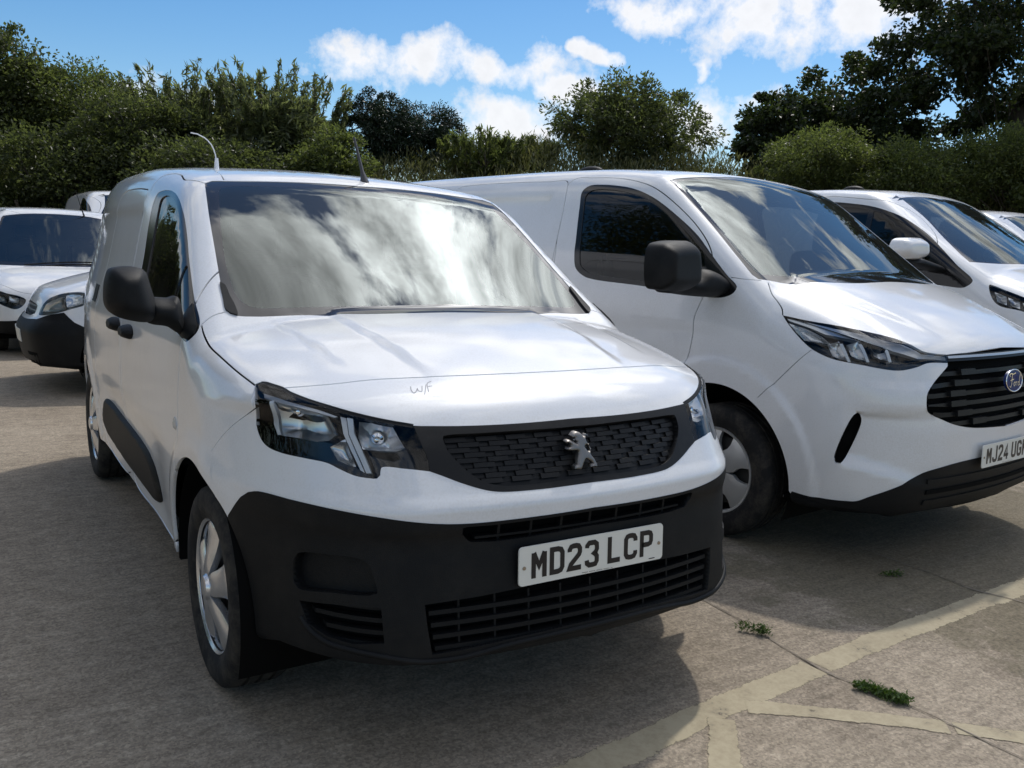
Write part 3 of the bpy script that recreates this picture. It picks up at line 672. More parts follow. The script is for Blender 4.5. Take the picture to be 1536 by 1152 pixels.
# ------------------------------------------------------------------ ground
def nodes_of(name):
    mt = bpy.data.materials.new(name); mt.use_nodes = True; nt = mt.node_tree; return mt, nt, nt.nodes['Principled BSDF']
def N(nt, t, **k):
    n = nt.nodes.new(t)
    for a, b in k.items():
        if a in n.inputs: n.inputs[a].default_value = b
        else: setattr(n, a, b)
    return n
def concrete():
    mt, nt, b = nodes_of('concrete'); L = nt.links.new
    geo = N(nt, 'ShaderNodeNewGeometry'); mp = N(nt, 'ShaderNodeMapping'); L(geo.outputs['Position'], mp.inputs[0]); mp.inputs['Scale'].default_value = (4.0, 34, 1); mp.inputs['Rotation'].default_value = (0, 0, .06)
    st = N(nt, 'ShaderNodeTexNoise', Scale=1.0, Detail=3.0, Roughness=.55); L(mp.outputs[0], st.inputs['Vector'])
    big = N(nt, 'ShaderNodeTexNoise', Scale=.55, Detail=6.0, Roughness=.62); L(geo.outputs['Position'], big.inputs['Vector'])
    fine = N(nt, 'ShaderNodeTexNoise', Scale=58.0, Detail=6.0, Roughness=.75); L(geo.outputs['Position'], fine.inputs['Vector'])
    vor = N(nt, 'ShaderNodeTexVoronoi', Scale=95.0); L(geo.outputs['Position'], vor.inputs['Vector'])
    r = N(nt, 'ShaderNodeValToRGB'); cr = r.color_ramp; cr.elements[0].position = .28; cr.elements[0].color = (.245, .210, .167, 1); cr.elements[1].position = .74; cr.elements[1].color = (.385, .338, .274, 1); L(big.outputs[0], r.inputs[0])
    def mul(fac, c1, c2, blend='MULTIPLY'):
        m_ = N(nt, 'ShaderNodeMix', data_type='RGBA', blend_type=blend)
        for i, v in ((0, fac), (6, c1), (7, c2)):
            if hasattr(v, 'is_linked') or hasattr(v, 'links'): L(v, m_.inputs[i])
            else: m_.inputs[i].default_value = v
        return m_.outputs[2]
    def ramp(src, p0, c0, p1, c1):
        q = N(nt, 'ShaderNodeValToRGB'); q.color_ramp.elements[0].position = p0; q.color_ramp.elements[0].color = (*c0, 1); q.color_ramp.elements[1].position = p1; q.color_ramp.elements[1].color = (*c1, 1); L(src, q.inputs[0]); return q.outputs[0]
    c = mul(1.0, r.outputs[0], ramp(st.outputs[0], .34, (.86, .855, .85), .66, (1.09, 1.085, 1.08)))
    c = mul(1.0, c, ramp(fine.outputs[0], .36, (.80, .79, .78), .66, (1.13, 1.125, 1.12)))
    mid = N(nt, 'ShaderNodeTexNoise', Scale=13.0, Detail=7.0, Roughness=.68); L(geo.outputs['Position'], mid.inputs['Vector']); c = mul(1.0, c, ramp(mid.outputs[0], .34, (.82, .81, .79), .66, (1.14, 1.13, 1.11)))
    v2 = N(nt, 'ShaderNodeTexVoronoi', Scale=130.0); L(geo.outputs['Position'], v2.inputs['Vector']); sx_ = N(nt, 'ShaderNodeSeparateColor'); L(v2.outputs['Color'], sx_.inputs[0]); c = mul(.38, c, ramp(sx_.outputs[0], .08, (.45, .43, .41), .92, (1.55, 1.52, 1.46)))
    c = mul(.8, c, ramp(vor.outputs['Distance'], .05, (1.5, 1.48, 1.42), .22, (1, 1, 1)))
    # earth and moss gathered where nobody drives, under the second van's nose
    d = N(nt, 'ShaderNodeVectorMath', operation='DISTANCE'); d.inputs[1].default_value = (3.0, .75, 0); L(geo.outputs['Position'], d.inputs[0])
    ns = N(nt, 'ShaderNodeTexNoise', Scale=3.2, Detail=7.0, Roughness=.7); L(geo.outputs['Position'], ns.inputs['Vector'])
    ad = N(nt, 'ShaderNodeMath', operation='MULTIPLY_ADD'); L(ns.outputs[0], ad.inputs[0]); ad.inputs[1].default_value = -2.8; L(d.outputs['Value'], ad.inputs[2])
    mask = ramp(ad.outputs[0], -1.1, (.55, .55, .55), .35, (0, 0, 0)); 
    dirt = ramp(fine.outputs[0], .4, (.060, .050, .030), .62, (.130, .118, .065))
    c = mul(mask, c, dirt, 'MIX')
    # oil marks
    ol = N(nt, 'ShaderNodeTexNoise', Scale=1.7, Detail=3.0); L(geo.outputs['Position'], ol.inputs['Vector'])
    c = mul(.35, c, ramp(ol.outputs[0], .60, (1, 1, 1), .70, (.55, .53, .52)))
    L(c, b.inputs['Base Color']); b.inputs['Roughness'].default_value = .92; b.inputs['Specular IOR Level'].default_value = .25
    bp = N(nt, 'ShaderNodeBump', Strength=.4, Distance=.010); ah = N(nt, 'ShaderNodeMath', operation='MULTIPLY_ADD'); L(st.outputs[0], ah.inputs[0]); ah.inputs[1].default_value = .5; L(fine.outputs[0], ah.inputs[2]); L(ah.outputs[0], bp.inputs['Height']); L(bp.outputs[0], b.inputs['Normal'])
    return mt
bm = bmesh.new(); bmesh.ops.create_grid(bm, x_segments=1, y_segments=1, size=400); GROUND = newobj('ground', bm_mesh('ground', bm, concrete()), None, kind='structure')
def jag_strip(name, pts, w, mat, parent, z, step=.02, j=.003, **props):
    """a thin marking that follows pts; 'edge' runs 0 at its rims to 1 along its middle so that wear starts at the rims"""
    P = spline([(*p, 0) for p in pts], step); t = np.gradient(P, axis=0); t /= np.linalg.norm(t, axis=1, keepdims=True); nrm = np.stack([-t[:, 1], t[:, 0], 0*t[:, 0]], -1); n = len(P)
    rg = np.random.default_rng(len(pts)*7+int(abs(pts[0][0])*1000)); W = np.interp(np.linspace(0, 1, n), np.linspace(0, 1, len(w) if hasattr(w, '__len__') else 2), w if hasattr(w, '__len__') else [w, w])
    def jig(): return np.convolve(rg.normal(0, j*2, n), np.ones(5)/5, 'same')
    cols = [(-.56, 0), (-.36, 1), (0, 1), (.36, 1), (.56, 0)]; V = []; A = []
    for u, e in cols: V.append(P+nrm*(W*u+(jig() if e == 0 else 0))[:, None]); A += [e]*n
    V = np.concatenate(V); V[:, 2] = z; F = [(k*n+i, (k+1)*n+i, (k+1)*n+i+1, k*n+i+1) for k in range(4) for i in range(n-1)]
    if np.cross(V[F[0][1]]-V[F[0][0]], V[F[0][2]]-V[F[0][0]])[2] < 0: F = [f[::-1] for f in F]
    me = mesh_from(name, V, F, mat, False); at = me.attributes.new('edge', 'FLOAT', 'POINT'); at.data.foreach_set('value', np.array(A, np.float32))
    return newobj(name, me, parent, **props)
def paint_mat():
    mt, nt, b = nodes_of('line_paint'); L = nt.links.new; geo = N(nt, 'ShaderNodeNewGeometry')
    f = N(nt, 'ShaderNodeTexNoise', Scale=45.0, Detail=7.0, Roughness=.75); g = N(nt, 'ShaderNodeTexNoise', Scale=5.0, Detail=5.0, Roughness=.7); L(geo.outputs['Position'], f.inputs['Vector']); L(geo.outputs['Position'], g.inputs['Vector'])
    a = N(nt, 'ShaderNodeMath', operation='MULTIPLY_ADD'); L(f.outputs[0], a.inputs[0]); a.inputs[1].default_value = .75; L(g.outputs[0], a.inputs[2])
    r = N(nt, 'ShaderNodeValToRGB'); e = r.color_ramp.elements; e[0].position = .62; e[0].color = (.20, .172, .13, 1); e[1].position = .80; e[1].color = (.335, .285, .19, 1); x = e.new(1.0); x.color = (.40, .345, .235, 1); L(a.outputs[0], r.inputs[0])
    L(r.outputs[0], b.inputs['Base Color']); b.inputs['Roughness'].default_value = .85
    al = N(nt, 'ShaderNodeValToRGB'); al.color_ramp.elements[0].position = .60; al.color_ramp.elements[1].position = .70; L(a.outputs[0], al.inputs[0])
    ed = N(nt, 'ShaderNodeAttribute', attribute_name='edge'); m1 = N(nt, 'ShaderNodeMath', operation='MULTIPLY_ADD'); L(ed.outputs['Fac'], m1.inputs[0]); m1.inputs[1].default_value = .50; m1.inputs[2].default_value = -.50; m2 = N(nt, 'ShaderNodeMath', operation='ADD'); L(a.outputs[0], m2.inputs[0]); L(m1.outputs[0], m2.inputs[1])
    al2 = N(nt, 'ShaderNodeValToRGB'); al2.color_ramp.elements[0].position = .62; al2.color_ramp.elements[1].position = .72; L(m2.outputs[0], al2.inputs[0]); L(al2.outputs[0], b.inputs['Alpha'])
    return mt
PM = paint_mat(); JM = principled('joint_dirt', (.21, .18, .145), .95)
tag = lambda lb: dict(label=lb, category='road marking', group='faded yellow bay lines')
jag_strip('bay_line', [(-3.2, -.16), (-.085, -.085), (.43, -.028), (1.0, .015)], .125, PM, None, .0012, **tag('faded cream line running under the front van up to the slab joint'))
jag_strip('bay_line', [(1.03, .022), (1.6, .06), (2.5, .095), (4.2, .16), (7, .26)], .125, PM, None, .0012, **tag('faded cream line continuing right from the slab joint past the second van'))
jag_strip('bay_line', [(.575, -.06), (.73, -.18), (.93, -.345), (1.05, -.455)], .085, PM, None, .0022, **tag('faded cream line branching right below the weed tuft, left of the joint'))
jag_strip('bay_line', [(1.065, -.47), (1.22, -.620), (1.6, -.98), (2.3, -1.6)], .085, PM, None, .0022, **tag('worn cream line at the lower right edge, right of the joint'))
jag_strip('bay_line', [(.445, -.078), (.26, -.275), (-.2, -.76)], .10, PM, None, .0030, **tag('short cream line running down out of the frame at bottom centre'))
jag_strip('slab_joint', [(1.13, 4.), (1.08, 1.5), (1.069, .472), (1.024, .162), (1.006, -.032), (1.05, -.239), (1.083, -.675), (1.1, -2)], .005, JM, GROUND, .0042, .03, .003)
jag_strip('slab_joint', [(2.31, 4.), (2.287, .448), (2.275, .18), (2.331, -.015), (2.36, -1), (2.4, -2)], .005, JM, GROUND, .0042, .03, .003)

# ---- small panel van, foreground
_F0 = Pchip([(.05,.30),(.18,.14),(.27,.055),(.34,.030),(.42,.035),(.50,.045),(.58,.056),(.66,.066),(.70,.058),(.74,.058),(.78,.082),(.86,.128),(.94,.165),(1.0,.19),(1.1,.23)])
_HOOD = Pchip([(-.2,.60),(.0,.80),(.10,.885),(.17,.945),(.235,.998),(.30,1.036),(.38,1.064),(.5,1.095),(.7,1.136),(.95,1.172),(1.3,1.20),(2,1.21)])
_ROOF = Pchip([(1.2,1.50),(1.55,1.635),(1.80,1.690),(2.1,1.735),(2.5,1.768),(3.0,1.788),(3.8,1.788),(4.3,1.765),(4.6,1.74)])
_WZ = Pchip([(.0,.84),(.2,.872),(.35,.890),(.5,.905),(.72,.918),(.9,.916),(1.05,.906),(1.16,.882),(1.26,.852),(1.45,.800),(1.65,.742),(1.8,.69),(2.0,.60)])
PW_F, PW_R = (.90, .33), (3.685, .33)
def partner_phi(x, y, z):
    ax = np.abs(x)
    plan = .20*ax**2+.75*np.maximum(ax-.50, 0)**2.2
    planf = .20*ax**2+(2.7-1.95*sstep(.93, 1.05, z))*np.maximum(ax-.50, 0)**2.2
    ff = (_F0(z)+planf-y)*.93
    hood = _HOOD(y-.8*plan)-.055*ax**2-.10*np.maximum(ax-.45, 0)**2
    # bonnet power creases
    xc = .40-.06*sstep(1.0, .3, y); hood = hood+.011*sstep(xc+.045, xc, ax)*sstep(.34, .60, y)+.007*sstep(.635, .605, ax+.10*(1-y))*sstep(.5, .75, y)
    kc = .18-.08*sstep(1.2, 1.65, z)
    ws = 1.187+(y-kc*ax**2-1.02)*.619
    roof = _ROOF(y)-.075*ax**2-.10*np.maximum(ax-.45, 0)**2
    tw = smin(ws, roof, .05)
    top = smax(hood, tw, .012)
    ft = (z-top)*.88
    w = _WZ(z)-.055*np.clip((.75-y)/.75, 0, 1.5)**2-.085*np.clip((y-3.0)/1.4, 0, 1.2)**2
    w = w+.016*sstep(2.0, 2.5, y)*sstep(1.2, 1.6, z)
    for (cy, cz) in (PW_F, PW_R):
        rr = np.hypot(y-cy, z-cz); w = w+.012*sstep(.52, .44, rr)
    # lower door scoop
    w = w-.016*sstep(1.30, 1.7, y)*sstep(3.25, 2.7, y)*sstep(.76, .62, z)*sstep(.26, .40, z)
    # load panel recess
    w = w-.010*sstep(2.42, 2.47, y)*sstep(4.0, 3.95, y)*sstep(1.04, 1.08, z)*sstep(1.55, 1.50, z)
    fs = ax-w
    rs = .16-.05*sstep(.9, 1.3, z)
    a = smax(ff, ft, .05)
    a = smax(a, fs, .17-.08*sstep(.6, 1.2, y)-.05*sstep(.96, 1.06, z)*sstep(1.2, .6, y))
    bot = .285+.035*sstep(.9, .3, y)
    a = smax(a, (bot-z)*.95, .03)
    return smax(a, y-4.40+.05*ax**2+.10*np.clip(z-.9, 0, 1), .12)

# ------------------------------------------------------------------ foreground van
def build_partner():
    B = Body(partner_phi, (0, 0, 0))
    van = empty('panel_van', (0, 0, 0), 0, label='white small panel van in front with black lower bumper and plate MD23 LCP', category='van', group='parked white vans')
    C = B.curve; S = lambda *a, **k: B.curve(*a, **k)
    cat = lambda *a: np.concatenate(a, 0)
    # --- outlines
    shut = S(('px', [(302, 487), (304, 497), (313, 517), (333, 537), (357, 558), (383, 578)]))
    ws_out = cat(S(('px', [(575, 283), (500, 276), (420, 272.5), (350, 271.5), (318, 271)])), S(('px', [(307, 275), (313, 320), (322, 373), (331, 425), (336, 450)])), S(('px', [(340, 466), (352, 473), (383, 475), (467, 473), (560, 471), (654, 469), (720, 468)])))
    glass = cat(S(('px', [(575, 290), (500, 283), (420, 280), (350, 279), (332, 281)])), S(('px', [(328, 287), (332, 345), (338, 390), (346, 422), (358, 447), (375, 459), (393, 461.5), (479, 459.6), (591, 457.5), (700, 456)])))
    lip = S(('px', [(632, 639.5), (680, 639.5), (720, 638.5), (770, 636), (820, 632), (900, 624)]))
    seam = S(('px', [(427, 582), (465, 579), (505, 575.5), (554.5, 570), (632, 566), (700, 563), (779, 559.6), (860, 556)]))
    hl_top = S(('px', [(383.4, 577.4), (392.8, 573.5), (408, 577), (423, 582), (432.6, 588), (465.5, 601), (510, 615), (547.5, 625), (582.6, 632.5), (620, 639)]))
    hl_low = S(('px', [(383.4, 577.4), (382.5, 602), (384.6, 632.5), (390.5, 656), (400, 669), (421, 679), (458.4, 687.6), (491, 694.6), (510, 704), (533.4, 714), (554.5, 717.6), (566, 717.8), (570.5, 713), (572, 702), (608.4, 703.5), (645, 707.5)]), smooth=True, step=.008)
    hl_in = S(('px', [(620, 639), (628, 658), (641, 689), (645, 707.5)]))
    headlight = cat(hl_top, hl_in[1:], hl_low[::-1][1:-1])
    fr_low = S(('px', [(645, 707.5), (665, 714.5), (687, 723), (715, 732), (735, 736.5), (755, 738), (820, 733), (900, 722)]))
    gr_out = cat(lip[::-1], S(('px', [(632, 639.5), (620, 639)])), hl_in[1:], fr_low[1:])
    gr_in = cat(S(('px', [(900, 634), (850, 641), (780, 646), (720, 650), (680, 652), (665, 654)])), S(('px', [(664, 658), (670, 674), (690, 697), (716, 718), (735, 726), (758, 729), (820, 724), (900, 712)])))
    bp_top = S(('px', [(373, 738), (387, 736.7), (440, 750), (506.7, 765), (573, 776.7), (620, 783), (667, 786), (707, 785), (787, 776.7), (887, 761.7), (930, 753)]))
    arch_f = arch_loop(B, .90, .33, .415); arch_r = arch_loop(B, *PW_R, .395)
    # --- painter's order
    B.region('wing', cat(S(('side', [(1.17, .25), (1.165, .7), (1.15, 1.0), (1.10, 1.10)]), smooth=False), shut[::2], B.curve(('front', [(-.70, 1.0), (-.30, .98), (.3, .98), (.3, .24)]), ('side', [(.62, .22), (1.17, .25)]), smooth=False)))
    bon = cat(ws_out[ws_out[:, 2] < 1.2][::-1], B.curve(('px', [(338, 468), (320, 473.5), (302, 487)])), shut[1:], hl_top[hl_top[:, 1] > .515], seam)
    B.sym('bonnet', bon)
    B.sym('nose', cat(seam[::-1], hl_top[(hl_top[:, 1] <= .53)], lip))
    bl = S(('px', [(384, 612), (362, 628), (340, 647), (328, 661), (317, 677)]))
    up = cat(gr_out[gr_out[:, 1] > -9][::-1], hl_low[::-1], bl, B.curve(('side', [(.66, .66), (.56, .58), (.50, .53)]), ('front', [(-.6, .55), (.02, .55)]), smooth=False))
    B.sym('upper_bumper', cat(fr_low[::-1], hl_low[::-1][1:], bl[1:], B.curve(('side', [(.70, .70), (.60, .60)]), ('front', [(-.72, .60), (-.4, .6), (.02, .6)]), smooth=False)))
    B.sym('bumper', cat(bp_top[::-1], B.curve(('px', [(362, 745), (355, 754), (343, 773)])), B.curve(('side', [(.60, .50), (.60, .26)]), smooth=False), B.curve(('P', [(-.86, .62, .2), (-.7, .62, .2), (0., .62, .2)]), smooth=False)))
    # door and glazing
    door_top = B.curve(('side', [(1.155, 1.06), (1.17, 1.14), (1.30, 1.30), (1.50, 1.47), (1.70, 1.585), (1.955, 1.656), (2.12, 1.685), (2.26, 1.695), (2.36, 1.685), (2.40, 1.62), (2.395, 1.4), (2.36, 1.15), (2.33, .8), (2.33, .45), (2.31, .36), (2.25, .325), (1.8, .325), (1.40, .325), (1.30, .36), (1.25, .44), (1.19, .56), (1.165, .72), (1.155, .9)]), closed=True)
    B.region('door', door_top)
    slide = B.curve(('side', [(2.43, 1.55), (2.45, 1.62), (2.55, 1.635), (3.1, 1.635), (3.2, 1.60), (3.22, 1.4), (3.22, 1.0), (3.21, .78), (3.17, .62), (3.12, .48), (3.08, .36), (3.0, .33), (2.45, .325), (2.38, .36), (2.365, .5), (2.39, 1.0)]), closed=True)
    B.region('sliding_door', slide)
    B.strip('gap', door_top, .0075, True); B.strip('gap', slide, .007, True)
    win = B.curve(('side', [(1.088, 1.118), (1.11, 1.146), (1.253, 1.230), (1.433, 1.345), (1.56, 1.432), (1.69, 1.512), (1.845, 1.578), (2.02, 1.612), (2.18, 1.617), (2.255, 1.603), (2.278, 1.55), (2.265, 1.47), (2.22, 1.36), (2.18, 1.25), (2.14, 1.185), (2.05, 1.158), (1.7, 1.132), (1.317, 1.112), (1.16, 1.096), (1.105, 1.092)]), closed=True)
    B.region('window_frame', win)
    wg = B.curve(('side', [(1.47, 1.155), (1.465, 1.29), (1.50, 1.368), (1.60, 1.437), (1.71, 1.497), (1.855, 1.558), (2.02, 1.590), (2.12, 1.592), (2.165, 1.575), (2.16, 1.53), (2.10, 1.38), (2.05, 1.25), (2.02, 1.195), (1.96, 1.172)]), closed=True)
    B.region('side_glass', wg)
    qg = B.curve(('side', [(1.24, 1.135), (1.24, 1.205), (1.34, 1.270), (1.432, 1.328), (1.432, 1.25), (1.435, 1.148)]), closed=True)
    B.region('quarter_glass', qg)
    # glass front
    B.sym('windscreen_border', ws_out); B.sym('windscreen', glass)
    cowl = B.curve(('px', [(330.5, 424), (337, 428), (345, 445), (352, 458), (356, 474), (346, 471), (339, 466), (334, 446)]), closed=True); B.region('cowl', cowl)
    # shut lines
    B.strip('gap', shut, .0065); B.strip('gap', S(('px', [(338, 468), (320, 473.5), (302, 487)])), .006); B.strip('gap', seam, .006); B.strip('gap', bl, .0035)
    B.strip('gap', S(('px', [(336, 270), (331, 262), (320, 256)])), .006); B.strip('gap', B.curve(('top', [(-.562, 2.15), (-.562, 2.6), (-.56, 3.2), (-.55, 4.1)])), .008)
    B.sym('grille_surround', gr_out); B.sym('grille_back', gr_in)
    B.region('headlight', headlight)
    hlb = B.curve(('px', [(383.4, 577.4), (392.8, 573.5), (408, 577), (423, 582), (432.6, 588), (465.5, 601), (510, 615), (547.5, 625), (582.6, 632.5), (620, 639)])); B.strip('lamp_seal', hlb, .013)
    # bumper openings
    low = cat(B.curve(('px', [(930, 847), (887, 858), (800, 877), (720, 894), (637, 907)]), smooth=False), B.curve(('px', [(637, 907), (641, 940), (648, 982)]), smooth=False), B.curve(('px', [(648, 982), (690, 975), (765, 958), (859, 936), (930, 920)]), smooth=False))
    B.sym('lower_intake', low)
    upi = cat(B.curve(('px', [(930, 757), (887, 766), (787, 781), (740, 787), (700, 790)]), smooth=False), B.curve(('px', [(694, 792), (693, 801), (702, 811)]), smooth=False), B.curve(('px', [(706, 813), (740, 812), (787, 806), (887, 788), (930, 780)]), smooth=False))
    B.sym('upper_intake', upi)
    fog = B.curve(('px', [(442, 838), (447, 830), (458, 828), (500, 832), (540, 838), (553, 846), (561, 866), (566, 890), (555, 893), (500, 889), (448, 882), (442, 874)]), closed=True); B.region('fog_pocket', fog)
    fog2 = B.curve(('px', [(450, 900), (500, 906), (572, 912), (577, 965), (530, 966), (490, 953), (462, 934)]), smooth=False, closed=True); B.region('fog_slats', fog2)
    B.region('arch', arch_f); B.region('arch', arch_r)
    B.region('bottom', B.curve(('P', [(-.80, .75, .29), (-.80, 4.2, .29), (.3, 4.2, .29), (.3, .75, .29)]), smooth=False, closed=True))
    B.cut(fine=.018, coarse=.045, fine_y=1.45, ymax=4.6, zmax=1.95, xmax=1.0)
    M = MATS
    B.part('body_shell', ['body'], M['paint'], van); B.part('wing', ['wing'], M['paint'], van, mode='pair'); B.part('bonnet', ['bonnet'], M['paint'], van)
    B.part('nose_panel', ['nose'], M['paint'], van); B.part('upper_bumper', ['upper_bumper'], M['paint'], van, .001)
    B.part('front_door', ['door'], M['paint'], van, mode='pair'); B.part('sliding_door', ['sliding_door'], M['paint'], van, mode='pair')
    B.parts_split('shut_line', ['gap'], M['gap'], van, -.007); B.part('underbody', ['bottom'], M['plastic'], van, 0, 0)
    lo = lambda P, N: .012*sstep(.50, .38, P[:, 2])*0+.003
    B.part('lower_bumper', ['bumper'], M['plastic'], van, .003, .02)
    B.part('window_frame', ['window_frame'], M['gloss_black'], van, -.001, .012, 'pair'); B.part('side_window', ['side_glass'], M['side_glass'], van, -.006, .006, 'pair'); B.part('quarter_window', ['quarter_glass'], M['side_glass'], van, -.006, .006, 'pair')
    wb = B.part('windscreen_border', ['windscreen_border'], M['frit'], van, -.002, .006); B.part('windscreen', ['windscreen'], M['windscreen'], van, -.0022, 0); B.part('cowl_trim', ['cowl'], M['plastic'], van, .006, .012, 'pair')
    B.part('grille_surround', ['grille_surround'], M['grille'], van, .002, .03); gb = B.part('grille_back', ['grille_back'], M['grille'], van, -.0215, 0)
    hls = B.part('headlight', ['headlight'], M['lamp_glass'], van, .001, 0, 'pair'); hb = []
    for o, nm in zip(hls, 'lr'): o['label'] = 'headlight'
    g = B.geom('headlight', 0, .07)
    for i, sg in enumerate((1, -1)):
        V, N, F = g; nF = len([f for f in F if len(f) == 3])
        W = F[nF:]; V2, N2, F2 = B.geom('headlight', -.068, 0)
        n = len(V); VV = np.concatenate([V, V2])*np.array([sg, 1, 1]); FF = W+[tuple(k+n for k in f) for f in F2]
        if sg < 0: FF = [f[::-1] for f in FF]
        newobj('lamp_housing', mesh_from('lamp_housing', VV, FF, M['gloss_black'], True), hls[i])
    B.part('lamp_seal', ['lamp_seal'], M['plastic'], van, -.002, .008, 'pair')
    [B.part('intake_back', [r], M['gap'], van, -.045, 0) for r in ('lower_intake', 'upper_intake')]; B.part('intake_back', ['fog_slats'], M['gap'], van, -.045, 0, 'pair'); B.part('fog_pocket', ['fog_pocket'], M['plastic'], van, -.03, 0, 'pair')
    for reg in ('lower_intake', 'upper_intake', 'grille_back'): opening_walls(B, [reg], van, .03 if reg == 'grille_back' else .047, M['plastic'] if reg != 'grille_back' else M['grille'])
    for reg in ('fog_slats', 'fog_pocket'): opening_walls(B, [reg], van, .047 if reg == 'fog_slats' else .034, M['plastic'], True)
    # --- head lamp innards (follow the lens)
    for hx, h in zip((1, -1), hls):
        def lp(px, mat, nm, off, hgrid=.012, rim=.012, closed=True, smooth=False):
            Q = B.curve(('px', px), smooth=smooth, closed=True, step=.008)
            o = body_patch(B, nm, Q, mat, h, off, hgrid, rim, both=False)[0]
            if hx < 0: o.data.transform(Matrix.Diagonal((-1, 1, 1, 1))); o.data.flip_normals()
        bowl = lambda dep, r: (lambda d: -.016-dep*np.clip(d/r, 0, 1)**.8)
        lp([(403, 598), (412, 596), (455, 604), (485, 612), (490, 625), (503, 650), (490, 660), (470, 662), (440, 656), (416, 653), (408, 640)], M['reflector'], 'reflector', bowl(.045, .035), .01)
        lp([(538, 629), (560, 631), (590, 637), (600, 655), (609, 670), (595, 675), (565, 674), (542, 672), (536, 655)], M['reflector'], 'reflector', bowl(.04, .03), .01)
        lp([(491, 670), (515, 657), (523, 680), (531, 699), (520, 697), (503, 690)], M['reflector_turn'], 'turn_reflector', bowl(.012, .015), .01)
        lp([(519.5, 624), (529, 625.5), (530, 648), (540, 670), (556, 709), (548, 709), (533, 676), (522, 650)], M['drl'], 'daytime_light', -.010, .01, .02)
        lp([(509, 621), (518, 623), (520, 650), (531, 677), (545, 708), (538, 704), (524, 676), (512, 648)], M['trim_grey'], 'light_guide', -.016, .01, .02)
        lp([(402, 597), (409, 596), (414, 640), (417, 652), (412, 652), (406, 636)], M['drl'], 'reflector_edge', -.012, .008, .01)
        lp([(392, 585), (432, 597), (505, 622), (500, 624), (455, 611), (412, 598), (393, 592)], M['trim_grey'], 'upper_trim', -.014, .01, .01)
        for (bx, by) in ((437, 622), (565, 652)):
            P = B.from_px([(bx, by)])[0]; P = P-B.grad(P[None])[0]*.035
            o = newobj('bulb', lathe('bulb', [(-.022, 0), (-.020, .006), (-.012, .009), (0, .009), (.004, .016), (.012, .018)], M['chrome'], 20), h); o.location = (P[0]*hx, P[1], P[2]); o.rotation_euler = (0, 0, math.pi/2 - .5*hx)
    # --- grille rows of staggered bars, inside the opening
    qpoly = np.array([(p[0], p[2]) for p in gr_in if p[0] < .005])
    zs = np.linspace(qpoly[:, 1].min()+.020, qpoly[:, 1].max()-.010, 9)
    for r, zc in enumerate(zs):
        cr = []
        for a in range(len(qpoly)-1):
            (xa, za), (xb, zb) = qpoly[a], qpoly[a+1]
            if (za-zc)*(zb-zc) <= 0 and za != zb: cr.append(xa+(xb-xa)*(zc-za)/(zb-za))
        xl = min(cr)+.002 if cr else -.3
        slabs(B, 'grille_bar', [(xl, -xl, zc-.0035, zc+.0035)], M['grille'], van, -.020, .01, 24)
        rc = []; x = xl+.006+(.035 if r % 2 else 0)
        while x < -xl-.02:
            x1 = min(x+.062, -xl-.006); rc.append((x, x1, zc-.0050, zc+.0065)); x = x1+.030
        slabs(B, 'grille_block', rc, M['grille'], van, -.014, .010, 3, split=True)
    # --- bars of the lower openings
    for zc, xl in ((.470, .505), (.437, .50), (.404, .495), (.372, .49)):
        slabs(B, 'intake_slat', [(-xl, xl, zc-.006, zc+.006)], M['plastic'], van, -.010, .03, 24)
    slabs(B, 'intake_divider', [(x-.003, x+.003, .365, .50) for x in np.arange(-.42, .43, .105)], M['plastic'], van, -.016, .02, 2, split=True)
    slabs(B, 'intake_slat', [(-.37, .37, .655, .661)], M['plastic'], van, -.010, .03, 20); slabs(B, 'intake_divider', [(x-.004, x+.004, .640, .688) for x in np.arange(-.30, .31, .10)], M['plastic'], van, -.016, .02, 2, split=True)
    for sx in (-1, 1):
        for k in range(4):
            zc = .485-.033*k; slabs(B, 'fog_slat', [tuple(sorted((sx*.60, sx*(.775-.02*k))))+(zc-.006, zc+.006)], M['plastic'], van, -.012, .03, 5)
    # lip along the lower edge
    LP = B.curve(('px', [(452, 925), (466, 944), (490, 962), (530, 975), (573, 984), (640, 992), (690, 986), (765, 966), (859, 944), (930, 927)])); LP = LP[LP[:, 0] < .005]; NL = B.grad(LP); LP = LP+NL*.002
    newobj('bumper_lip', tube_mesh('bumper_lip', list(LP)+list((LP*np.array([-1, 1, 1]))[::-1]), .009, M['plastic'], 8), van)
    # --- emblem
    k = 16.45; E1 = [(345, 245), (385, 205), (440, 160), (490, 150), (560, 165), (610, 200), (640, 255), (660, 255), (685, 215), (720, 198), (755, 220), (760, 250), (720, 225), (695, 245), (685, 300), (690, 360), (720, 420), (745, 490), (760, 545), (750, 580), (715, 630), (735, 690), (780, 760), (820, 880), (810, 940), (790, 955), (650, 955), (645, 905), (680, 870), (715, 860), (690, 820), (600, 765), (560, 775), (520, 840), (460, 920), (430, 990), (400, 1005), (265, 1005), (262, 945), (300, 915), (350, 890), (370, 790), (415, 690), (450, 610), (420, 578), (330, 580), (210, 590), (182, 560), (200, 525), (260, 500), (310, 488), (290, 440), (250, 415), (195, 410), (182, 385), (215, 350), (260, 340), (330, 355), (400, 395), (450, 420), (460, 390), (430, 360), (385, 350), (385, 325), (420, 320), (450, 310), (425, 285), (370, 290)]
    hole = [(615, 480), (660, 455), (700, 430), (720, 480), (735, 530), (720, 560), (690, 600), (660, 570), (630, 520)]
    def epl(L): return px_plane(B, [(840+a/k, 640+b/k) for a, b in L], 1, .115)[:, [0, 2]]
    v, F, d = tri_fill(epl(E1), .004, [epl(hole)]); t = np.clip(d/.007, 0, 1)
    yy = .117-.006-.006*np.sqrt(1-(1-t)**2)+.42*(v[:, 1]-.86); n = len(v); be = bound_edges(F)
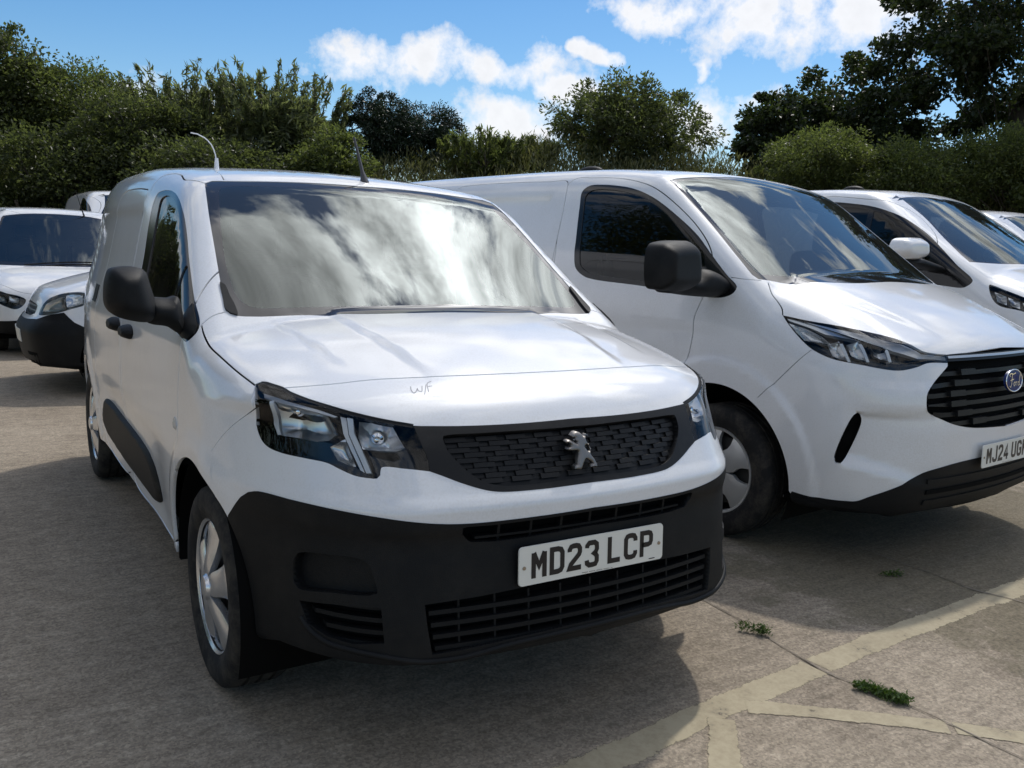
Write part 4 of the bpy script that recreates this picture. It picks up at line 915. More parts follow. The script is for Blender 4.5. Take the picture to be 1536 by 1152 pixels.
    VV = [(a[0], y, a[1]) for a, y in zip(v, yy)]+[(a[0], y+.012, a[1]) for a, y in zip(v, yy)]
    newobj('emblem', auto_smooth(mesh_from('emblem', VV, [tuple(f) for f in F]+[(b, a, a+n, b+n) for a, b in be], M['chrome_satin']), 50), van)
    number_plate('MD23 LCP', van, (0, .048, .574), math.radians(-3))
    # --- side strip, handles, repeater
    st = B.curve(('side', [(2.86, .605), (2.33, .592), (1.97, .578), (1.80, .555), (1.69, .505), (1.63, .42), (1.70, .385), (1.90, .375), (2.24, .375), (2.79, .388), (3.0, .425), (3.06, .47), (3.02, .54), (2.95, .59)]), closed=True)
    body_patch(B, 'rubbing_strip', st, M['plastic'], van, lambda d: .004+.014*np.clip(d/.03, 0, 1)**.6, .03, .012)
    for y0 in (2.13, 2.47):
        hq = B.curve(('side', [(y0-.09, 1.02), (y0-.05, 1.045), (y0+.05, 1.045), (y0+.09, 1.02), (y0+.05, .995), (y0-.05, .995)]), closed=True)
        body_patch(B, 'door_handle', hq, M['plastic'], van, lambda d: .006+.035*np.clip(d/.022, 0, 1)**.7, .012, .01)
    rq = B.curve(('side', [(1.175, .80), (1.185, .825), (1.205, .825), (1.215, .80), (1.205, .785), (1.185, .785)]), closed=True); body_patch(B, 'side_repeater', rq, M['lamp_clear'], van, lambda d: .002+.010*np.clip(d/.01, 0, 1), .008, .006)
    fq = B.curve(('side', [(3.30, 1.06), (3.30, 1.15), (3.45, 1.15), (3.45, 1.06)]), smooth=False, closed=True); body_patch(B, 'rail_cover', fq, M['plastic'], van, .003, .03, .01)
    text_strokes(B, 'pen_mark', [[(616, 580), (617, 586), (621, 590), (625, 586), (626, 582), (627, 586), (632, 588), (633, 579)], [(637, 592), (639, 577)], [(647, 572), (641, 575), (643, 588)], [(642, 580), (648, 579)]], .0022, M['pen'], van)
    body_patch(B, 'tax_sticker', B.curve(('px', [(743, 319), (750, 319.5), (760, 328), (754, 330)]), smooth=False, closed=True), M['sticker'], van, -.006, .02, .0, both=False)
    # roof seam (plastic strip line at windscreen top corner)
    # --- mirrors
    ym = 1.10
    mo = px_plane(B, [(160, 444), (162.4, 420.5), (168.6, 405), (180, 402), (195, 400.7), (210, 402), (218, 405), (223, 410), (228, 425), (236, 449), (240, 462), (238, 480), (225, 485), (195, 481.4), (173.7, 474), (165, 466), (161.3, 458)], 1, ym)[:, [0, 2]]
    mo = spline(mo, .008, True); fnm = lambda v, p: np.stack([v[:, 0], ym+.03+p+.25*(v[:, 0]+1.05), v[:, 1]], -1)
    mirs = pillow('door_mirror', (fnm, mo), 'y', .075, .075, M['plastic'], van, .012, .055); fold_mirror(mirs[1], (.90, 1.16), 95); mirs[1].data.transform(Matrix.Translation((.86, .62, .0)) @ Matrix.Diagonal((.40, .8, .9, 1)) @ Matrix.Translation((-.90, 0, .1)))
    arm = px_plane(B, [(222, 452), (236, 449), (262, 450), (272, 447), (280, 470), (281, 505), (258, 493), (225, 485)], 1, ym)[:, [0, 2]]
    arm = spline(arm, .01, True); pillow('mirror_arm', (lambda v, p: np.stack([v[:, 0], ym+.06+p*1.0, v[:, 1]], -1), arm), 'y', .05, .06, M['plastic'], van, .012, .045, both=False)
    sail = B.curve(('side', [(1.093, 1.117), (1.115, 1.143), (1.225, 1.207), (1.225, 1.108), (1.16, 1.099), (1.11, 1.097)]), smooth=False, closed=True); body_patch(B, 'mirror_sail', sail, M['plastic'], van, lambda d: .004+.012*np.clip(d/.03, 0, 1), .015, .01)
    # --- aerials
    ab = B.from_px([(547, 272)])[0]; at = px_plane(B, [(531, 206)], 1, ab[1]+.10)[0]
    newobj('aerial', tube_mesh('aerial', [ab+np.array([0, -.0, -.01]), ab+(at-ab)*.08, ab+(at-ab)*.22, ab+(at-ab)*.6, at], [.022, .015, .008, .0065, .005], M['aerial_rod'], 10), van)
    wa = B.from_px([(325, 247)])[0]; wp = px_plane(B, [(325, 247), (323, 232), (317, 217), (306, 206), (296, 201), (286, 199)], 1, wa[1])
    newobj('whip_aerial', tube_mesh('whip_aerial', spline(wp, .02), .0028, M['drl'], 6), van); newobj('aerial_base', tube_mesh('aerial_base', [wp[0]-np.array([0, 0, .02]), wp[0]+np.array([0, 0, .03])], [.012, .008], M['paint'], 8), van)
    # --- wheels
    add_wheels(van, 'spoke', .325, .218, .20, .785, *[PW_F[0], PW_R[0]])
    for cy in (PW_F[0], PW_R[0]): wheel_house(B, van, cy, .33, .405 if cy < 2 else .39, -.55, -.892 if cy < 2 else -.84, M['gap'])
    cabin(van, B, .95, 2.25, .45, .80, 1.12, 1.14, 1.66)
    # mirror and wipers inside the screen
    bm = bmesh.new(); bm_box(bm, (0, 1.72, 1.56), (.22, .03, .065)); bmesh.ops.bevel(bm, geom=bm.edges[:], offset=.012, segments=2, affect='EDGES'); newobj('rear_view_mirror', auto_smooth(bm_mesh('rear_view_mirror', bm, M['cabin'])), van)
    return van, B
PARTNER, PB = build_partner()

# ---- larger panel van with the blue oval
_G0 = Pchip([(.05,.30),(.2,.14),(.28,.07),(.36,.035),(.46,.02),(.56,.012),(.66,.012),(.76,.022),(.86,.036),(.96,.055),(1.04,.08),(1.15,.13)])
_GH = Pchip([(-.2,.80),(-.05,.95),(.03,1.020),(.08,1.060),(.15,1.100),(.3,1.170),(.5,1.256),(.72,1.330),(1.0,1.39),(1.5,1.45),(3.,1.45),(6.,1.45)])
_GR = Pchip([(.9,1.68),(1.3,1.83),(1.6,1.905),(1.9,1.945),(2.3,1.968),(3.0,1.975),(4.2,1.970),(5.1,1.95)])
_GW = Pchip([(.0,.90),(.2,.945),(.4,.972),(.7,.992),(.95,.990),(1.1,.980),(1.3,.957),(1.6,.905),(1.85,.842),(1.97,.79),(2.2,.68)])
FW_F, FW_R = (1.0, .345), (4.10, .345)
def ford_phi(x, y, z):
    ax = np.abs(x)
    plan = .12*ax**2+1.0*np.maximum(ax-.55, 0)**2.2
    ff = (_G0(z)+plan-y)*.93
    hood = _GH(y-.6*plan)-.06*ax**2-.12*np.maximum(ax-.5, 0)**2
    xc = .62-.20*sstep(.75, .05, y); hood = hood+.014*sstep(xc+.07, xc-.03, ax)*sstep(.10, .35, y)
    kc = .15-.05*sstep(1.35, 1.9, z)
    ws = 1.335+(y-kc*ax**2-.787)*.680
    roof = _GR(y)-.07*ax**2-.10*np.maximum(ax-.5, 0)**2
    ft = (z-smax(hood, smin(ws, roof, .06), .012))*.86
    w = _GW(z)-.06*np.clip((.8-y)/.8, 0, 1.4)**2-.03*np.clip((y-4.0)/1.0, 0, 1.2)**2
    for (cy, cz) in (FW_F, FW_R):
        rr = np.hypot(y-cy, z-cz); w = w+.016*sstep(.60, .555, rr)
    w = w-.014*sstep(1.5, 1.9, y)*sstep(3.6, 3.2, y)*sstep(.85, .65, z)*sstep(.28, .5, z)
    w = w+.012*sstep(1.02, 1.10, z)*sstep(1.30, 1.12, z)*sstep(.9, 1.3, y)
    w = w-.010*sstep(2.50, 2.54, y)*sstep(4.8, 4.76, y)*sstep(1.16, 1.20, z)*sstep(1.78, 1.74, z)
    a = smax(ff, ft, .05); a = smax(a, ax-w, .18-.06*sstep(.5, 1.1, y))
    a = smax(a, (.26+.02*sstep(.9, .3, y)-z)*.95, .03)
    # bumper corner scoop inboard of the slot
    xs = .915+.10*np.clip(.76-z, 0, .3)
    a = a+.030*sstep(.772, .752, z)*sstep(.44+.30*(ax-.72), .52+.30*(ax-.72), z)*sstep(xs+.004, xs-.012, ax)*sstep(.50, .86, ax)*sstep(.5, .4, y)
    a = a-.016*sstep(.93, .86, z)*sstep(.772, .80, z)*sstep(.45, .70, ax)*sstep(.95, .85, ax)*sstep(.4, .3, y)
    return smax(a, y-5.05+.05*ax**2+.06*np.clip(z-1., 0, 1), .12)

# ------------------------------------------------------------------ van with the oval badge
CATC = lambda *a: np.concatenate(a, 0)
def lamp_box(B, region, van, depth, mats=('lamp_glass', 'gloss_black'), mode='pair'):
    """clear cover plus a dark housing behind it"""
    M = MATS; hls = B.part('headlight', [region], M[mats[0]], van, .001, 0, 'pair')
    V, N, F = B.geom(region, 0, depth+.002); W = [f for f in F if len(f) == 4]; V2, N2, F2 = B.geom(region, -depth, 0); n = len(V)
    for o, sg in zip(hls, (1, -1)):
        VV = np.concatenate([V, V2])*np.array([sg, 1, 1]); FF = W+[tuple(k+n for k in f) for f in F2]
        if sg < 0: FF = [f[::-1] for f in FF]
        newobj('lamp_housing', mesh_from('lamp_housing', VV, FF, M[mats[1]], True), o)
    return hls
def lamp_piece(B, hls, px, mat, nm, off, h=.012, rim=.012, smooth=False):
    Q = B.curve(('px', px), smooth=smooth, closed=True, step=.008)
    for sg, ho in zip((1, -1), hls):
        o = body_patch(B, nm, Q, mat, ho, off, h, rim, both=False)[0]
        if sg < 0: o.data.transform(Matrix.Diagonal((-1, 1, 1, 1))); o.data.flip_normals()
FORD_POSE = (2.812, .394, .099)
def build_ford():
    B = Body(ford_phi, FORD_POSE, (0, 2.3, .65), (1.0, 2.5, .85)); M = MATS; S = B.curve; cat = CATC
    van = empty('panel_van', (*FORD_POSE[:2], 0), FORD_POSE[2], label='large white panel van with black slatted grille, blue oval badge and plate MJ24 UGK', category='van', group='parked white vans')
    ws_out = cat(S(('px', [(1130, 268), (1091, 265.5), (1050, 265.5), (1012, 268)])), S(('px', [(1004, 270.5), (1029, 295), (1066.7, 336.7), (1104, 382.5), (1128, 412)])), S(('px', [(1138, 419), (1154, 421), (1216, 424), (1279, 425), (1341, 423)])))
    glass = cat(S(('px', [(1130, 271), (1091, 268.5), (1050, 268.5), (1020, 271)])), S(('px', [(1015, 274), (1039, 298), (1074, 336), (1112, 382), (1133, 407)])), S(('px', [(1142, 411), (1160, 412.5), (1216, 414), (1279, 414), (1341, 413)])))
    shut = S(('px', [(1152, 424), (1158, 441), (1167, 453), (1173, 463), (1174, 473)]))
    hl_top = S(('px', [(1174, 473), (1216, 481.7), (1279, 493), (1341.7, 507.5), (1362, 515), (1383, 526), (1400, 530), (1421, 532)]))
    hl_low = S(('px', [(1174, 473), (1183, 487), (1200, 507.5), (1213, 520), (1225, 528), (1250, 538.8), (1300, 549), (1330, 554.5), (1350, 556), (1375, 551), (1391, 545), (1421, 544.5)]))
    lip = S(('px', [(1421, 532), (1450, 529), (1480, 524.5), (1536, 516), (1560, 512)]))
    gr_out = cat(lip[::-1], S(('px', [(1421, 532), (1421.5, 545), (1421.5, 549)]), smooth=False), S(('px', [(1421, 550), (1404, 570), (1391.5, 590), (1390, 600), (1390.5, 614), (1395, 621), (1407, 627), (1430.7, 636.7), (1457, 641.5), (1497, 640), (1536, 635), (1556, 631)])))
    bl = S(('px', [(1217, 525), (1174, 563), (1136, 596.7)]))
    blk = S(('px', [(1188, 737), (1230.7, 746.7), (1270, 751.5), (1284, 751.7), (1307, 744), (1377, 713), (1391, 707), (1420, 698.5), (1460.7, 688), (1500, 680), (1545, 668)]))
    arch_f = arch_loop(B, 1.0, .345, .452); arch_r = arch_loop(B, *FW_R, .43)
    # painter's order
    B.region('wing', cat(S(('side', [(1.22, .25), (1.215, .7), (1.21, 1.0), (1.16, 1.20), (1.10, 1.235), (1.03, 1.25)]), smooth=False), S(('px', [(1104, 432), (1096, 417), (1120, 420), (1148, 423)]), smooth=False), shut, B.curve(('front', [(-.80, 1.05), (.3, 1.0), (.3, .24)]), ('side', [(.62, .22), (1.22, .25)]), smooth=False)))
    B.sym('bonnet', cat(ws_out[(ws_out[:, 2] < 1.40) & (ws_out[:, 0] > -.83)][::-1], shut, hl_top[1:], lip))
    B.sym('bumper_skin', cat(gr_out[gr_out[:, 2] < .99][::-1] if False else S(('front', [(.02, .70), (-.3, .70), (-.45, .72), (-.45, 1.0)]), smooth=False), hl_low[::-1], bl, S(('side', [(.72, .70), (.56, .5), (.54, .33)]), smooth=False), S(('front', [(-.8, .30), (.02, .30)]), smooth=False)))
    door = B.curve(('side', [(1.21, .92), (1.195, 1.02), (1.19, 1.12), (1.16, 1.22), (1.14, 1.30), (1.14, 1.40), (1.19, 1.48), (1.31, 1.587), (1.485, 1.705), (1.70, 1.808), (1.95, 1.858), (2.2, 1.872), (2.36, 1.872), (2.40, 1.84), (2.395, 1.6), (2.375, 1.4), (2.38, 1.0), (2.38, .42), (2.34, .36), (1.6, .35), (1.52, .38), (1.44, .50), (1.36, .68), (1.25, .82)]), closed=True); B.region('door', door)
    B.strip('gap', door, .0065, True)
    win = B.curve(('side', [(.965, 1.285), (1.043, 1.345), (1.161, 1.44), (1.28, 1.537), (1.453, 1.645), (1.654, 1.745), (1.845, 1.80), (2.09, 1.826), (2.20, 1.822), (2.245, 1.79), (2.235, 1.69), (2.21, 1.50), (2.20, 1.41), (2.17, 1.33), (2.09, 1.285), (2.016, 1.27), (1.58, 1.252), (1.18, 1.225), (1.03, 1.230), (.975, 1.255)]), closed=True); B.region('window_frame', win)
    wg = B.curve(('side', [(1.20, 1.262), (1.20, 1.43), (1.30, 1.517), (1.46, 1.616), (1.655, 1.715), (1.845, 1.772), (2.09, 1.798), (2.17, 1.79), (2.205, 1.76), (2.195, 1.67), (2.17, 1.50), (2.155, 1.41), (2.13, 1.345), (2.07, 1.312), (2.0, 1.298), (1.58, 1.280)]), closed=True); B.region('side_glass', wg)
    B.sym('windscreen_border', ws_out); B.sym('windscreen', glass)
    panel = B.curve(('side', [(2.42, 1.85), (2.6, 1.86), (3.5, 1.86), (3.62, 1.84), (3.64, 1.6), (3.64, .8), (3.58, .5), (3.5, .37), (2.5, .36), (2.43, .40), (2.42, 1.)]), closed=True); B.region('sliding_door', panel); B.strip('gap', panel, .006, True)
    B.strip('gap', shut, .006); B.strip('gap', bl, .004); B.strip('gap', S(('px', [(1096, 416), (1120, 419), (1142, 421)])), .005)
    B.sym('lower', cat(blk[::-1], B.curve(('side', [(.54, .33), (.60, .27)]), smooth=False), B.curve(('P', [(-.9, .66, .22), (0., .66, .22)]), smooth=False)))
    B.sym('grille_back', gr_out); B.region('headlight', cat(hl_top, hl_low[::-1][:-1]))
    slot = B.curve(('px', [(1284, 620), (1290.7, 623), (1292, 633), (1266, 689), (1260, 695), (1253, 695), (1251, 687), (1277, 627)]), closed=True); B.region('slot', slot)
    B.region('arch', arch_f); B.region('arch', arch_r)
    B.region('bottom', B.curve(('P', [(-.85, .85, .26), (-.85, 4.8, .26), (.3, 4.8, .26), (.3, .85, .26)]), smooth=False, closed=True))
    B.cut(fine=.022, coarse=.055, fine_y=1.5, ymax=5.3, zmax=2.15, xmax=1.1)
    B.part('body_shell', ['body'], M['paint'], van); B.parts_split('wing', ['wing'], M['paint'], van, 0, .012); B.part('bonnet', ['bonnet'], M['paint'], van); B.part('front_bumper', ['bumper_skin'], M['paint'], van)
    B.part('front_door', ['door'], M['paint'], van, mode='pair'); B.part('sliding_door', ['sliding_door'], M['paint'], van, mode='pair'); B.parts_split('shut_line', ['gap'], M['gap'], van, -.007); B.part('underbody', ['bottom'], M['plastic'], van, 0, 0)
    B.part('lower_bumper', ['lower'], M['plastic'], van, .003, .02); B.part('window_frame', ['window_frame'], M['gloss_black'], van, -.001, .012, 'pair'); B.part('side_window', ['side_glass'], M['side_glass_dark'], van, -.006, .006, 'pair')
    B.part('windscreen_border', ['windscreen_border'], M['frit'], van, -.002, .006); B.part('windscreen', ['windscreen'], M['windscreen'], van, -.0022, 0)
    B.part('grille_back', ['grille_back'], M['gap'], van, -.05, 0); B.part('bumper_slot', ['slot'], M['gap'], van, -.03, 0, 'pair'); opening_walls(B, ['grille_back'], van, .052, M['grille']); opening_walls(B, ['slot'], van, .032, M['plastic'], True)
    hls = lamp_box(B, 'headlight', van, .05)
    zz = 5.486; Z = lambda L: [(1160+a/zz, 460+b/zz) for a, b in L]
    lamp_piece(B, hls, Z([(110, 90), (500, 170), (900, 260), (1080, 305), (1230, 385), (1440, 410), (1440, 440), (1200, 425), (1000, 360), (700, 270), (430, 220), (300, 165), (130, 110)]), M['light_guide'], 'light_guide', -.010, .014, .02)
    lamp_piece(B, hls, Z([(120, 125), (280, 175), (400, 235), (470, 300), (250, 270), (190, 210)]), M['reflector_turn'], 'turn_reflector', lambda d: -.014-.02*np.clip(d/.02, 0, 1), .014, .02)
    for a in (480, 640, 830): lamp_piece(B, hls, Z([(a-40, 300), (a+60, 270), (a+130, 440), (a+60, 425), (a, 395)]), M['reflector'], 'reflector', lambda d: -.016-.03*np.clip(d/.02, 0, 1)**.8, .01, .02)
    for a in (540, 700, 890): lamp_piece(B, hls, Z([(a, 290), (a+30, 290), (a+95, 450), (a+70, 450)]), M['drl'], 'light_fin', -.014, .01, .02)
    # grille: dark frame corner pieces and five stepped bars
    for r, zc in enumerate((.945, .897, .850, .803, .757, .712)):
        xl = float(np.interp(zc, [.68, .715, .75, .785, .854, .92, .976], [.35, .49, .59, .65, .655, .60, .51]))
        slabs(B, 'grille_bar', [(-xl, xl, zc-.010, zc+.010)], M['grille'], van, -.022, .03, 26)
        for sx in (-1, 1): slabs(B, 'grille_block', [tuple(sorted((sx*(xl-.16), sx*(xl-.28))))+(zc-.010, zc+.017)], M['grille'], van, -.006, .03, 5)
    slabs(B, 'grille_top_bar', [(-.495, .495, 1.000, 1.030)], M['grille'], van, -.004, .04, 26); slabs(B, 'grille_trim', [(-.49, .49, 1.012, 1.022)], M['trim_grey'], van, .001, .01, 26)
    for zc in (.455, .405, .355): slabs(B, 'bumper_slat', [(-.62, .62, zc-.010, zc+.010)], M['gap'] if zc == .405 else M['plastic'], van, .010, .02, 24)
    # badge
    bp = np.array([0.0, .012, .893])
    bd = lathe('badge', [(.0, .0), (-.006, .02), (-.008, .05), (-.006, .058), (.006, .060)], M['badge_blue'], 48); o = newobj('badge', bd, van); o.location = bp; o.rotation_euler = (math.radians(-8), 0, 0)
    bd.transform(Matrix.Rotation(math.pi/2, 4, 'Z')); bd.transform(Matrix.Diagonal((1.48, 1, .90, 1)))
    ring = tube_mesh('badge_ring', [(.087*math.cos(a), -.006, .053*math.sin(a)) for a in np.linspace(0, 2*math.pi, 49)], .0032, M['chrome'], 8, False); newobj('badge_ring', ring, o)
    script = [[(-.036, .012), (-.040, .017), (-.030, .020), (-.010, .018), (.006, .021)], [(-.020, .018), (-.026, -.004), (-.036, -.017), (-.044, -.014)], [(-.036, .001), (-.024, .003), (-.010, .004)],
              [(-.008, -.004), (-.013, -.010), (-.008, -.015), (-.002, -.010), (-.008, -.004)], [(-.002, -.006), (.006, -.004), (.004, -.015)], [(.006, -.006), (.014, -.004)], [(.030, -.006), (.022, -.005), (.018, -.011), (.023, -.015), (.031, -.008)], [(.040, .016), (.034, .008), (.030, -.012), (.038, -.014)]]
    newobj('badge_script', stroke_mesh('badge_script', [list(map(tuple, spline(l, .002))) for l in script], .0042, M['chrome'], -.0105, 1.42, 1.75), o)
    number_plate('MJ24 UGK', van, (-.012, -.004, .545), math.radians(-2))
    body_patch(B, 'door_handle', B.curve(('side', [(2.14, 1.05), (2.18, 1.075), (2.30, 1.075), (2.34, 1.05), (2.30, 1.025), (2.18, 1.025)]), closed=True), M['plastic'], van, lambda d: .006+.035*np.clip(d/.022, 0, 1)**.7, .015, .01)
    ym = 1.02
    mo = px_plane(B, [(965, 400), (968.8, 374), (973, 367), (981, 363.5), (1008, 360.8), (1022, 362), (1031, 367), (1035, 378), (1037, 414), (1034, 428), (1005, 436), (983, 434.6), (969, 430)], 1, ym)[:, [0, 2]]; mo = spline(mo, .01, True)
    mirs = pillow('door_mirror', (lambda v, p: np.stack([v[:, 0], ym+p+.2*(v[:, 0]+1.1), v[:, 1]], -1), mo), 'y', .07, .09, M['plastic'], van, .016, .06); fold_mirror(mirs[1], (.97, 1.10), 95); mirs[1].data.transform(Matrix.Translation((-.04, .3, 0)))
    ar = px_plane(B, [(1005, 410), (1036, 412), (1050, 415), (1066, 405), (1085, 410), (1100, 421), (1104, 432), (1092, 444), (1062, 446), (1030, 442), (1008, 437)], 1, ym)[:, [0, 2]]; ar = spline(ar, .012, True)
    pillow('mirror_arm', (lambda v, p: np.stack([v[:, 0], ym+.04+p, v[:, 1]], -1), ar), 'y', .06, .07, M['plastic'], van, .016, .05, both=False)
    add_wheels(van, 'plate', .343, .225, .215, .87, FW_F[0], FW_R[0])
    for cy in (FW_F[0], FW_R[0]): wheel_house(B, van, cy, .345, .44 if cy < 2 else .42, -.6, -.955, M['gap'])
    cabin(van, B, .95, 2.42, .55, .86, .98, 1.27, 1.82)
    rp = B.from_px([(913, 256)])[0]; bm = bmesh.new(); bmesh.ops.create_uvsphere(bm, u_segments=20, v_segments=10, radius=1); bmesh.ops.transform(bm, matrix=Matrix.Translation((-.45, 2.62, 1.955)) @ Matrix.Diagonal((.05, .11, .035, 1)), verts=bm.verts[:]); newobj('roof_aerial', bm_mesh('roof_aerial', bm, M['plastic'], True), van)
    return van, B
FORD, FB = build_ford()

# ---- a family of plainer vans for the background
def van_phi(k):
    """k: dict of control points"""
    F0, HD, RF, WZ = Pchip(k['front']), Pchip(k['hood']), Pchip(k['roof']), Pchip(k['width'])
    by, bz, sl = k['screen']; L = k['length']; pl = k.get('plan', .14); pc = k.get('corner', 1.2); wh = k['wheels']; aw = k.get('arch', .012)
    def phi(x, y, z):
        ax = np.abs(x); plan = pl*ax**2+pc*np.maximum(ax-.5, 0)**2.2
        ff = (F0(z)+plan-y)*.93
        hood = HD(y-.7*plan)-.06*ax**2-.12*np.maximum(ax-.45, 0)**2
        ws = bz+(y-.22*ax**2-by)*sl
        roof = RF(y)-.07*ax**2-.10*np.maximum(ax-.5, 0)**2
        ft = (z-smax(hood, smin(ws, roof, .06), .012))*.86
        w = WZ(z)-.06*np.clip((.8-y)/.8, 0, 1.4)**2-.03*np.clip((y-L+.8)/.8, 0, 1.2)**2
        for (cy, cz) in wh: w = w+aw*sstep(.54, .47, np.hypot(y-cy, z-cz))
        a = smax(ff, ft, .05); a = smax(a, ax-w, .17-.07*sstep(.5, 1.1, y)); a = smax(a, (.25-z)*.95, .03)
        return smax(a, y-L+.05*ax**2+.06*np.clip(z-1., 0, 1), .12)
    return phi
def scale_w(f, pts): return [(a, b*f) for a, b in pts]
_FRONT = [(.05,.30),(.2,.14),(.28,.07),(.36,.035),(.46,.02),(.56,.012),(.66,.015),(.76,.03),(.86,.05),(.96,.075),(1.1,.12)]
K_LOW = dict(front=[(.05,.3),(.2,.12),(.3,.05),(.42,.02),(.55,.03),(.66,.07),(.76,.12),(.9,.2)], hood=[(-.2,.50),(0,.66),(.06,.71),(.15,.77),(.35,.85),(.65,.93),(.95,.985),(1.3,1.02),(3,1.03),(6,1.03)],
   roof=[(1.2,1.43),(1.6,1.60),(1.9,1.66),(2.3,1.70),(3.2,1.72),(4.3,1.70)], width=[(0,.80),(.2,.84),(.5,.885),(.75,.89),(.95,.875),(1.1,.845),(1.4,.76),(1.6,.69),(1.75,.62),(2,.5)], screen=(.95, .99, .64), length=4.2, wheels=((.85, .31), (3.4, .31)), corner=1.6)
K_OLD = dict(front=[(.05,.3),(.2,.10),(.3,.04),(.42,.015),(.55,.0),(.62,.03),(.68,.075),(.8,.12),(.95,.2)], hood=[(-.2,.62),(0,.78),(.08,.845),(.18,.90),(.4,.98),(.7,1.06),(.95,1.11),(1.3,1.15),(3,1.17),(6,1.17)],
   roof=[(1.2,1.55),(1.6,1.73),(1.9,1.79),(2.3,1.83),(3.2,1.84),(4.2,1.82)], width=[(0,.78),(.2,.82),(.5,.86),(.75,.865),(.95,.855),(1.15,.83),(1.4,.79),(1.7,.73),(1.85,.66),(2.1,.5)], screen=(.95, 1.12, .72), length=4.1, wheels=((.80, .31), (3.4, .31)), corner=1.6, plan=.2)
K_MID = dict(front=_FRONT, hood=[(-.2,.80),(-.05,.93),(.03,.99),(.08,1.03),(.15,1.07),(.3,1.13),(.5,1.20),(.75,1.27),(1.0,1.31),(1.5,1.36),(3,1.37),(6,1.37)],
   roof=[(.9,1.66),(1.3,1.80),(1.6,1.868),(1.9,1.905),(2.3,1.925),(3,1.93),(4.2,1.925),(5.1,1.90)], width=[(0,.86),(.2,.90),(.4,.935),(.7,.955),(.95,.953),(1.1,.945),(1.3,.925),(1.6,.872),(1.85,.80),(1.95,.75),(2.2,.65)], screen=(.75, 1.285, .62), length=4.95, wheels=((.95, .335), (4.2, .335)))

# ------------------------------------------------------------------ vans further back
def scaled(phi, s): return lambda x, y, z: phi(x/s, y/s, z/s)*s
def finish_simple(B, van, M, s=1.0, lampmats=('lamp_glass', 'gloss_black'), wheels=None, wr=.32, trim='plate', wx=.80):
    B.part('body_shell', ['body'], M['paint'], van); B.part('bonnet', ['bonnet'], M['paint'], van); B.part('front_door', ['door'], M['paint'], van, mode='pair'); B.parts_split('shut_line', ['gap'], M['gap'], van, -.007); B.part('underbody', ['bottom'], M['plastic'], van, 0, 0)
    B.part('lower_bumper', ['lower'], M['plastic'], van, .004, .02); B.part('window_frame', ['window_frame'], M['gloss_black'], van, -.001, .012, 'pair'); B.part('side_window', ['side_glass'], M['side_glass_dark'], van, -.006, .006, 'pair')
    B.part('windscreen_border', ['windscreen_border'], M['frit'], van, -.002, .006); B.part('windscreen', ['windscreen'], M['windscreen'], van, -.0022, 0); B.part('grille', ['grille'], M['grille'], van, -.02, .0)
    hls = lamp_box(B, 'headlight', van, .05*s, lampmats)
    add_wheels(van, trim, wr, wr*.66, .2, wx, wheels[0][0], wheels[1][0])
    for cy, cz in wheels: wheel_house(B, van, cy, cz, wr*1.22, -.55, -wx-.08, M['gap'])
    return hls
def wiper(B, van, pts, nm='wiper'):
    P = B.on(np.array(pts, float)); N = B.grad(P); newobj(nm, tube_mesh(nm, P+N*.018, [.009]*len(P), MATS['plastic'], 6), van)
